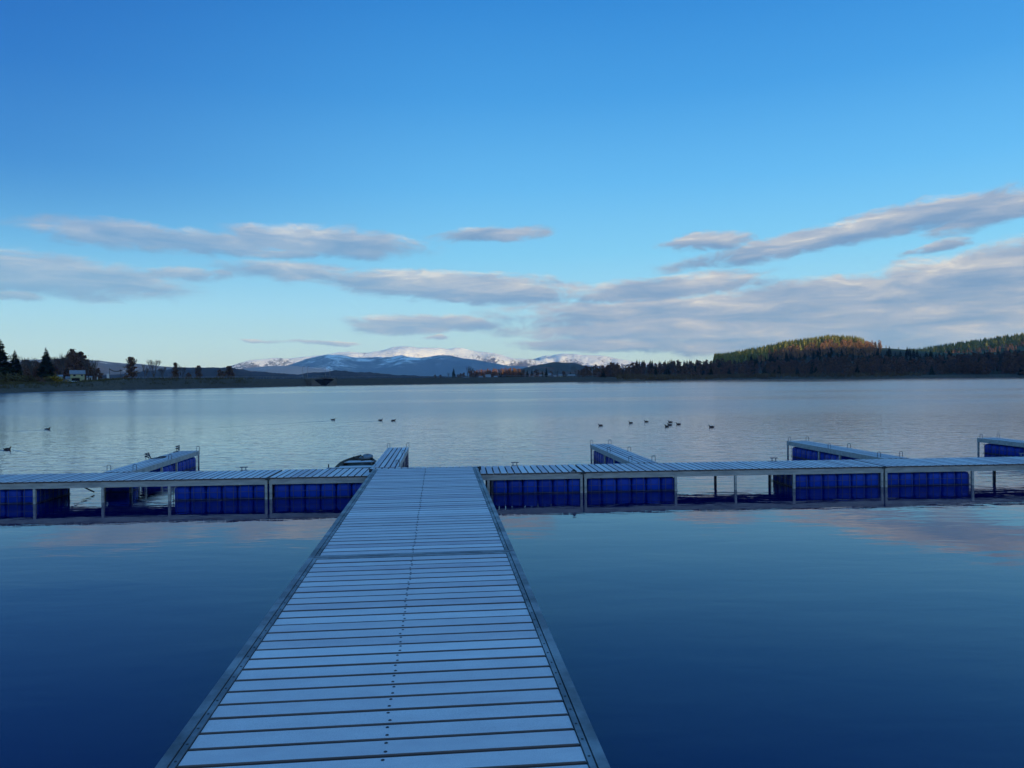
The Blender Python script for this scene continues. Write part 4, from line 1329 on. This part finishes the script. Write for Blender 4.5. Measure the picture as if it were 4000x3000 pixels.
for X, r, hgt, lab in ((384, 322, 2.9, 'tall pale marker post between the cabin and the notice board'), (380, 312, 1.2, 'short white bollard in front of the pale marker post')):
    x, y = at(X, r)
    mb = MB(); mb.tube([(0, 0, -.1), (0, 0, hgt)], [0.16, 0.14], 8); mb.tube([(0, 0, hgt), (0, 0, hgt + .15)], [0.2, 0.05], 8)
    o = mb.build('marker_post', MT['white']); o.location = (x, y, ground(x, y)); tag(o, lab, 'post')


def car(X, r, label, rz):
    x, y = at(X, r)
    t = thing('parked_car', (x, y, ground(x, y) + .02), rz - math.atan2(x, y), label, 'car', 'cars parked on the left shore')
    sec = [(-2.1, .5, .8), (-2.0, .3, .95), (-1.3, .28, 1.0), (-0.7, .28, 1.42), (0.6, .28, 1.45), (1.2, .28, 1.0), (1.95, .3, .85), (2.1, .5, .7)]
    rows = []
    for u, z0, z1 in sec:
        hw = 0.85 - (0.08 if abs(u) > 1.9 else 0)
        tw = hw - (0.16 if z1 > 1.2 else 0.03)
        rows.append([(u, -hw, z0), (u, -hw, min(.9, z1)), (u, -tw, z1), (u, tw, z1), (u, hw, min(.9, z1)), (u, hw, z0)])
    MB().grid(rows, caps=True).build('body', MT['carp'], t)
    MB().quadbox(-.75, .75, -.74, .74, 1.452, 1.475).build('roof', MT['roof'], t)
    for s_ in (-1, 1): MB().quadbox(-.9, 1.0, s_ * .80 - .01, s_ * .80 + .01, 1.0, 1.34).build('window', MT['window_and_hollow'], t)
    for u in (-1.3, 1.3):
        for s_ in (-1, 1): MB().tube([(u, s_ * .72, .31), (u, s_ * .88, .31)], .31, 12).build('wheel', MT['dark'], t)


car(9, 262, 'dark car with frosted roof at the far left edge of the shore', 0.1)
car(242, 300, 'dark car with frosted roof parked between the shed and the yellow house', 0)
# sagging dark shade cloth right of the notice board
x0, y0 = at(428, 322); x1, y1 = at(472, 320)
t = thing('shade_sail', (x0, y0, ground(x0, y0)), 0, 'dark sagging shade cloth slung right of the white notice board', 'shade sail')
V0, V1 = Vector((0, 0, 4.2)), Vector((x1 - x0, y1 - y0, 3.8))
rows = []
for i in range(13):
    u = i / 12; p = V0.lerp(V1, u) - Vector((0, 0, 1.3 * 4 * u * (1 - u) * 0.5))
    rows.append([p, p + Vector((0, 1.4, -.15)), p + Vector((0, 1.4, -.25)), p + Vector((0, 0, -.28))])
MB().grid(rows, close=True).build('cloth', MT['dark'], t)
for p in (V0, V1): MB().tube([(p.x, p.y, -.3), (p.x, p.y, p.z + .2)], 0.07, 6).build('post', MT['dark'], t)

# ------------------------------------------------------------------ dam rail, spillway bridge, lamps
def dam_pt(X, d):
    az = azel(X, 1478)[0]; r = shore_r(az) + d
    return Vector((r * math.sin(az), r * math.cos(az), ground(r * math.sin(az), r * math.cos(az))))


mb = MB()
for (Xa, Xb) in ((500, 1195), (1297, 2350)):
    n = int((Xb - Xa) / 11)
    P = [dam_pt(Xa + (Xb - Xa) * i / n, 9.5) for i in range(n + 1)]
    for p in P: mb.quadbox(p.x - .05, p.x + .05, p.y - .05, p.y + .05, p.z - .2, p.z + 0.8)
    mb.tube([p + Vector((0, 0, .72)) for p in P], 0.06, 4)
o = mb.build('guard_rail', MT['galvd'])
tag(o, 'long low guard rail along the top of the dam', 'guard rail')
mb = MB()
A, B = dam_pt(1203, 3), dam_pt(1288, 3)
ax = (B - A); ax.z = 0; Lb_ = ax.length; ax.normalize(); nz_ = Vector((-ax.y, ax.x, 0))
t = thing('bridge', (A.x, A.y, 0), math.atan2(ax.y, ax.x), 'low arched concrete bridge over the spillway in the dam', 'bridge')
rows = []
for i in range(13):
    u = i / 12; x = -0.8 + (Lb_ + 1.6) * u; zt = 3.15 + 0.28 * math.sin(PI * u); zb = zt - 0.42 - 0.25 * abs(2 * u - 1) ** 2
    rows.append([(x, -2.6, zb), (x, -2.6, zt), (x, 2.5, zt), (x, 2.5, zb)])
MB().grid(rows, close=True, caps=True).build('deck', MT['conc'], t)
for s_, nm in ((0, 1), (1, -1)):
    xo = 0 if s_ == 0 else Lb_
    mb = MB()
    sl = 0.42 * Lb_
    P = [(xo - nm * 1.2, -2.9, 2.7), (xo, -2.9, 2.7), (xo + nm * sl, -2.9, -0.4), (xo - nm * 1.2, -2.9, -0.4)]
    Q = [(a, 6, c) for a, b, c in P]
    if nm < 0: P.reverse(); Q.reverse()
    mb.poly(P); mb.poly(list(reversed(Q)))
    for i in range(4): mb.poly([P[(i + 1) % 4], P[i], Q[i], Q[(i + 1) % 4]])
    mb.build('abutment', MT['rubble'], t)
MB().quadbox(0.3, Lb_ - .3, -2.4, 2.3, -0.4, 2.55).build('spillway_dark_block', MT['window_and_hollow'], t)  # solid dark block, painted shade for the hollow under the deck
mb = MB()
for i in range(9): mb.quadbox(Lb_ * i / 8 - .03, Lb_ * i / 8 + .03, -2.5, -2.42, 3.1, 4.1)
mb.tube([(0, -2.46, 4.05), (Lb_ / 2, -2.46, 4.3), (Lb_, -2.46, 4.05)], .04, 5)
mb.build('railing', MT['galvd'], t)
for X, lab in ((1183, 'lamp post farthest left on the dam by the bridge'), (1201, 'lamp post at the left end of the bridge'), (1289, 'lamp post at the right end of the bridge'), (1271, 'lamp post standing just left of the right bridge end')):
    p = dam_pt(X, 11)
    t = thing('lamp_post', p, -math.atan2(p.x, p.y), lab, 'lamp post', 'lamp posts by the spillway bridge')
    MB().tube([(0, 0, -.2), (0, 0, 5.2)], [.09, .06], 6).build('pole', MT['galvd'], t)
    MB().tube([(0, 0, 5.2), (.5, 0, 5.35)], .05, 5).build('arm', MT['galvd'], t)
    MB().quadbox(.45, 1.0, -.1, .1, 5.28, 5.42).build('lamp_head', MT['galvd'], t)

# ------------------------------------------------------------------ air
hb = MB().quadbox(-11000, 11000, -11000, 11500, -4, 620)
hm = bpy.data.materials.new('haze'); hm.use_nodes = True
nt = hm.node_tree
nt.nodes.remove(nt.nodes['Principled BSDF'])
pv = nt.nodes.new('ShaderNodeVolumePrincipled')
pv.inputs['Color'].default_value = (0.20, 0.46, 1.0, 1)
pv.inputs['Density'].default_value = 6e-5
pv.inputs['Absorption Color'].default_value = (1, 1, 1, 1)
pv.inputs['Anisotropy'].default_value = 0.0
nt.links.new(pv.outputs[0], nt.nodes['Material Output'].inputs['Volume'])
tag(hb.build('haze', hm), kind='stuff')

# ------------------------------------------------------------------ sky with clouds
w = bpy.data.worlds.new('World'); S.world = w; w.use_nodes = True
nt = w.node_tree; L = nt.links.new
bg = nt.nodes['Background']
sky = nt.nodes.new('ShaderNodeTexSky'); sky.sky_type = 'NISHITA'; sky.sun_disc = False
sky.sun_elevation = SUN_EL; sky.sun_rotation = SUN_AZ


def val(v, sock):
    if isinstance(v, (int, float)): sock.default_value = v
    else: L(v, sock)


def mth(op, a, b=None, c=None, clamp=False):
    n = nt.nodes.new('ShaderNodeMath'); n.operation = op; n.use_clamp = clamp
    for i, v in enumerate((a, b, c)):
        if v is not None: val(v, n.inputs[i])
    return n.outputs[0]


def mixc(f, a, b, mode='MIX'):
    n = nt.nodes.new('ShaderNodeMix'); n.data_type = 'RGBA'; n.blend_type = mode
    val(f, n.inputs[0])
    for i, v in ((6, a), (7, b)):
        if isinstance(v, tuple): n.inputs[i].default_value = (*v, 1)
        else: L(v, n.inputs[i])
    return n.outputs[2]


def mapr(v, a, b, lo=0.0, hi=1.0, smooth=True):
    n = nt.nodes.new('ShaderNodeMapRange')
    n.interpolation_type = 'SMOOTHSTEP' if smooth else 'LINEAR'
    L(v, n.inputs['Value'])
    for k, q in (('From Min', a), ('From Max', b), ('To Min', lo), ('To Max', hi)): n.inputs[k].default_value = q
    return n.outputs[0]


tc = nt.nodes.new('ShaderNodeTexCoord')
sp = nt.nodes.new('ShaderNodeSeparateXYZ'); L(tc.outputs['Generated'], sp.inputs[0])
AZ = mth('ARCTAN2', sp.outputs[0], sp.outputs[1])
EL = mth('ARCSINE', sp.outputs[2])
cmb = nt.nodes.new('ShaderNodeCombineXYZ'); L(AZ, cmb.inputs[0]); L(EL, cmb.inputs[1])


def nz2(sx, sy, detail, rough=0.6, off=0.0, dist=0.0, col=False):
    mp = nt.nodes.new('ShaderNodeMapping'); mp.inputs['Scale'].default_value = (sx, sy, 1); mp.inputs['Location'].default_value = (off, off * 1.7, 0)
    n = nt.nodes.new('ShaderNodeTexNoise'); n.noise_dimensions = '2D'
    n.inputs['Scale'].default_value = 1; n.inputs['Detail'].default_value = detail; n.inputs['Roughness'].default_value = rough; n.inputs['Distortion'].default_value = dist
    L(cmb.outputs[0], mp.inputs[0]); L(mp.outputs[0], n.inputs['Vector'])
    return n.outputs[1 if col else 0]


# clear sky by elevation, a little brighter towards the right
def srgb(r, g, b): return tuple(((c / 255) / 12.92 if c <= 10 else ((c / 255 + 0.055) / 1.055) ** 2.4) for c in (r, g, b))


SKY_STOPS_OLD = [(-2, (172, 202, 210)), (0.4, (176, 208, 216)), (2.2, (166, 210, 228)), (5, (140, 200, 238)), (9, (112, 186, 240)), (14, (92, 168, 232)), (20, (72, 150, 222)), (27, (54, 130, 208)), (40, (44, 110, 190)), (60, (38, 96, 172)), (90, (34, 86, 160))]
SKY_STOPS = [(-2, (194, 216, 214)), (0.4, (194, 218, 219)), (2.2, (184, 224, 238)), (5, (166, 224, 255)), (9, (132, 210, 255)), (14, (101, 188, 250)), (20, (70, 160, 235)), (27, (46, 135, 218)), (40, (60, 136, 212)), (60, (76, 150, 218)), (90, (84, 156, 220))]
rp = ramp(nt, [((d + 2) / 92, srgb(*c)) for d, c in SKY_STOPS])
L(mapr(EL, R(-2), R(90), smooth=False), rp.inputs[0])
side = mapr(AZ, R(0), R(36), 1.0, 1.06, False)
grad = mixc(1.0, rp.outputs[0], mixc(1.0, (1, 1, 1), side, 'MULTIPLY'), 'MULTIPLY')
away = mth('MULTIPLY', mapr(AZ, R(2), R(-42), 0.0, 1.0), mth('MULTIPLY', mapr(EL, R(3), R(15), 0.0, 1.0), mapr(AZ, R(-150), R(-80), 0.0, 1.0)))
grad = mixc(away, grad, mixc(1.0, grad, (0.34, 0.49, 0.70), 'MULTIPLY'))
nish = mixc(1.0, sky.outputs[0], (0.05, 0.085, 0.13), 'MULTIPLY')
nish = mixc(1.0, nish, (0.7, 0.7, 0.7), 'DARKEN')
base = mixc(0.06, grad, nish)
# the bright warm side of the sky, round the low sun
vd = nt.nodes.new('ShaderNodeVectorMath'); vd.operation = 'DOT_PRODUCT'; L(tc.outputs['Generated'], vd.inputs[0]); vd.inputs[1].default_value = (SDIR.x, SDIR.y, 0.10)
glow = mth('MULTIPLY', mapr(vd.outputs['Value'], 0.05, 1.0, 0.0, 1.0), mapr(EL, R(50), R(2), 0.0, 1.0))
base = mixc(1.0, base, mixc(1.0, (0.50, 0.42, 0.33), glow, 'MULTIPLY'), 'ADD')

CL = [  # photo-wide outline of each cloud (2212 px wide): centre, half size, tilt, thickness
    (265, 508, 215, 33, 2, 0.82), (450, 524, 190, 30, 4, 0.72), (560, 514, 70, 32, 0, 0.82), (705, 524, 200, 31, 2, 0.98), (620, 547, 150, 16, 0, 0.62),
    (110, 596, 280, 42, 3, 1.0), (25, 640, 85, 13, 3, 0.66), (405, 593, 120, 19, 0, 0.7), (620, 587, 150, 24, 3, 0.86), (850, 612, 180, 25, 3, 0.9), (1000, 622, 235, 31, 3, 1.02), (975, 648, 80, 12, 2, 0.66),
    (908, 701, 145, 19, 0, 1.0), (560, 738, 60, 4.5, 3, 0.7), (690, 741, 110, 6.5, 2, 0.75), (1050, 506, 135, 16, -2, 0.8), (940, 730, 34, 8, 0, 0.5),
    (1535, 522, 90, 20, -1, 0.95), (1860, 496, 400, 27, -8, 1.0), (2060, 443, 130, 27, -2, 0.82), (2170, 452, 150, 30, -14, 0.95), (2030, 532, 75, 15, -12, 0.72),
    (1330, 640, 120, 16, 0, 0.85), (1450, 622, 215, 24, -3, 1.0), (1760, 640, 260, 34, -3, 1.1), (2060, 615, 300, 55, -9, 1.15), (2190, 575, 130, 38, -12, 1.0),
    (1560, 672, 430, 34, 0, 1.1), (1950, 680, 400, 46, -2, 1.25), (1480, 716, 340, 26, 1, 1.1), (1900, 725, 480, 34, 0, 1.25), (1330, 745, 200, 14, 1, 1.0), (1620, 752, 260, 14, 1, 1.05), (2150, 730, 230, 40, 0, 1.2),
]
# soft wandering of the outlines
wn = nz2(14, 34, 4, 0.6, 3.1, 0.0, True)
vm = nt.nodes.new('ShaderNodeVectorMath'); vm.operation = 'SUBTRACT'; L(wn, vm.inputs[0]); vm.inputs[1].default_value = (0.5, 0.5, 0.5)
v2 = nt.nodes.new('ShaderNodeVectorMath'); v2.operation = 'MULTIPLY'; L(vm.outputs[0], v2.inputs[0]); v2.inputs[1].default_value = (0.07, 0.012, 0)
v3 = nt.nodes.new('ShaderNodeVectorMath'); v3.operation = 'ADD'; L(cmb.outputs[0], v3.inputs[0]); L(v2.outputs[0], v3.inputs[1])
dens, sw, ss = -1.0, 0.0, 0.0
k = 4000 / 2212
for X, Y, hw, hh, tilt, op in CL:
    a, e = azel(X * k, Y * k)
    mp = nt.nodes.new('ShaderNodeMapping'); mp.vector_type = 'TEXTURE'
    mp.inputs['Location'].default_value = (a, e, 0)
    mp.inputs['Rotation'].default_value = (0, 0, R(-tilt))
    ca = math.cos(a)
    mp.inputs['Scale'].default_value = (hw * k / F * ca * ca, hh * k / F * ca, 1)
    L(v3.outputs[0], mp.inputs[0])
    ln = nt.nodes.new('ShaderNodeVectorMath'); ln.operation = 'LENGTH'; L(mp.outputs[0], ln.inputs[0])
    fi = mth('SUBTRACT', op, ln.outputs['Value'])
    s_ = nt.nodes.new('ShaderNodeSeparateXYZ'); L(mp.outputs[0], s_.inputs[0])
    wi = mth('POWER', mth('MAXIMUM', mth('ADD', fi, 0.3), 0.0), 2.0)
    dens = mth('MAXIMUM', dens, fi)
    sw = mth('ADD', sw, wi); ss = mth('MULTIPLY_ADD', wi, s_.outputs[1], ss)
shade = mth('DIVIDE', ss, mth('ADD', sw, 0.001))
n1 = nz2(20, 52, 10, 0.66, 1.3, 0.35)
n2 = nz2(11, 62, 9, 0.62, 7.7, 0.3)
d2 = mth('MULTIPLY_ADD', mth('SUBTRACT', n1, 0.5), 1.55, mth('ADD', dens, 0.32))
alpha = mth('MULTIPLY', mapr(d2, -0.12, 0.62), mapr(dens, -0.5, -0.05))
alpha = mth('MULTIPLY', alpha, mapr(AZ, R(-34), R(12), 0.62, 0.90))
lit = mth('MULTIPLY_ADD', shade, 0.36, mth('MULTIPLY_ADD', mth('SUBTRACT', n2, 0.5), 1.5, 0.5))
crp = ramp(nt, [(0.0, srgb(112, 144, 186)), (0.3, srgb(132, 156, 190)), (0.6, srgb(160, 173, 196)), (0.85, srgb(193, 195, 203)), (1.0, srgb(224, 220, 215))])
L(lit, crp.inputs[0])
fin = mixc(alpha, base, crp.outputs[0])
L(fin, bg.inputs[0])
bg.inputs[1].default_value = 1.0

# ------------------------------------------------------------------ sun (low, behind the camera to the right, behind the ridge)
sl = bpy.data.lights.new('sun', 'SUN'); sl.energy = 5.0; sl.angle = R(0.5); sl.color = (1.0, 0.93, 0.73)
so = bpy.data.objects.new('sun', sl); C.objects.link(so)
dv = Vector((math.sin(SUN_AZ) * math.cos(SUN_EL), math.cos(SUN_AZ) * math.cos(SUN_EL), math.sin(SUN_EL)))
so.rotation_euler = dv.to_track_quat('Z', 'Y').to_euler()
so.location = (300, -300, 200)

# ------------------------------------------------------------------ render settings
vs_ = S.view_settings
vs_.view_transform = 'Standard'; vs_.look = 'None'; vs_.exposure = 0; vs_.gamma = 1
S.render.engine = 'CYCLES'
cy = S.cycles
cy.max_bounces = 6; cy.diffuse_bounces = 3; cy.glossy_bounces = 4; cy.transmission_bounces = 2; cy.volume_bounces = 1; cy.transparent_max_bounces = 8
cy.use_denoising = True
cy.sample_clamp_indirect = 6
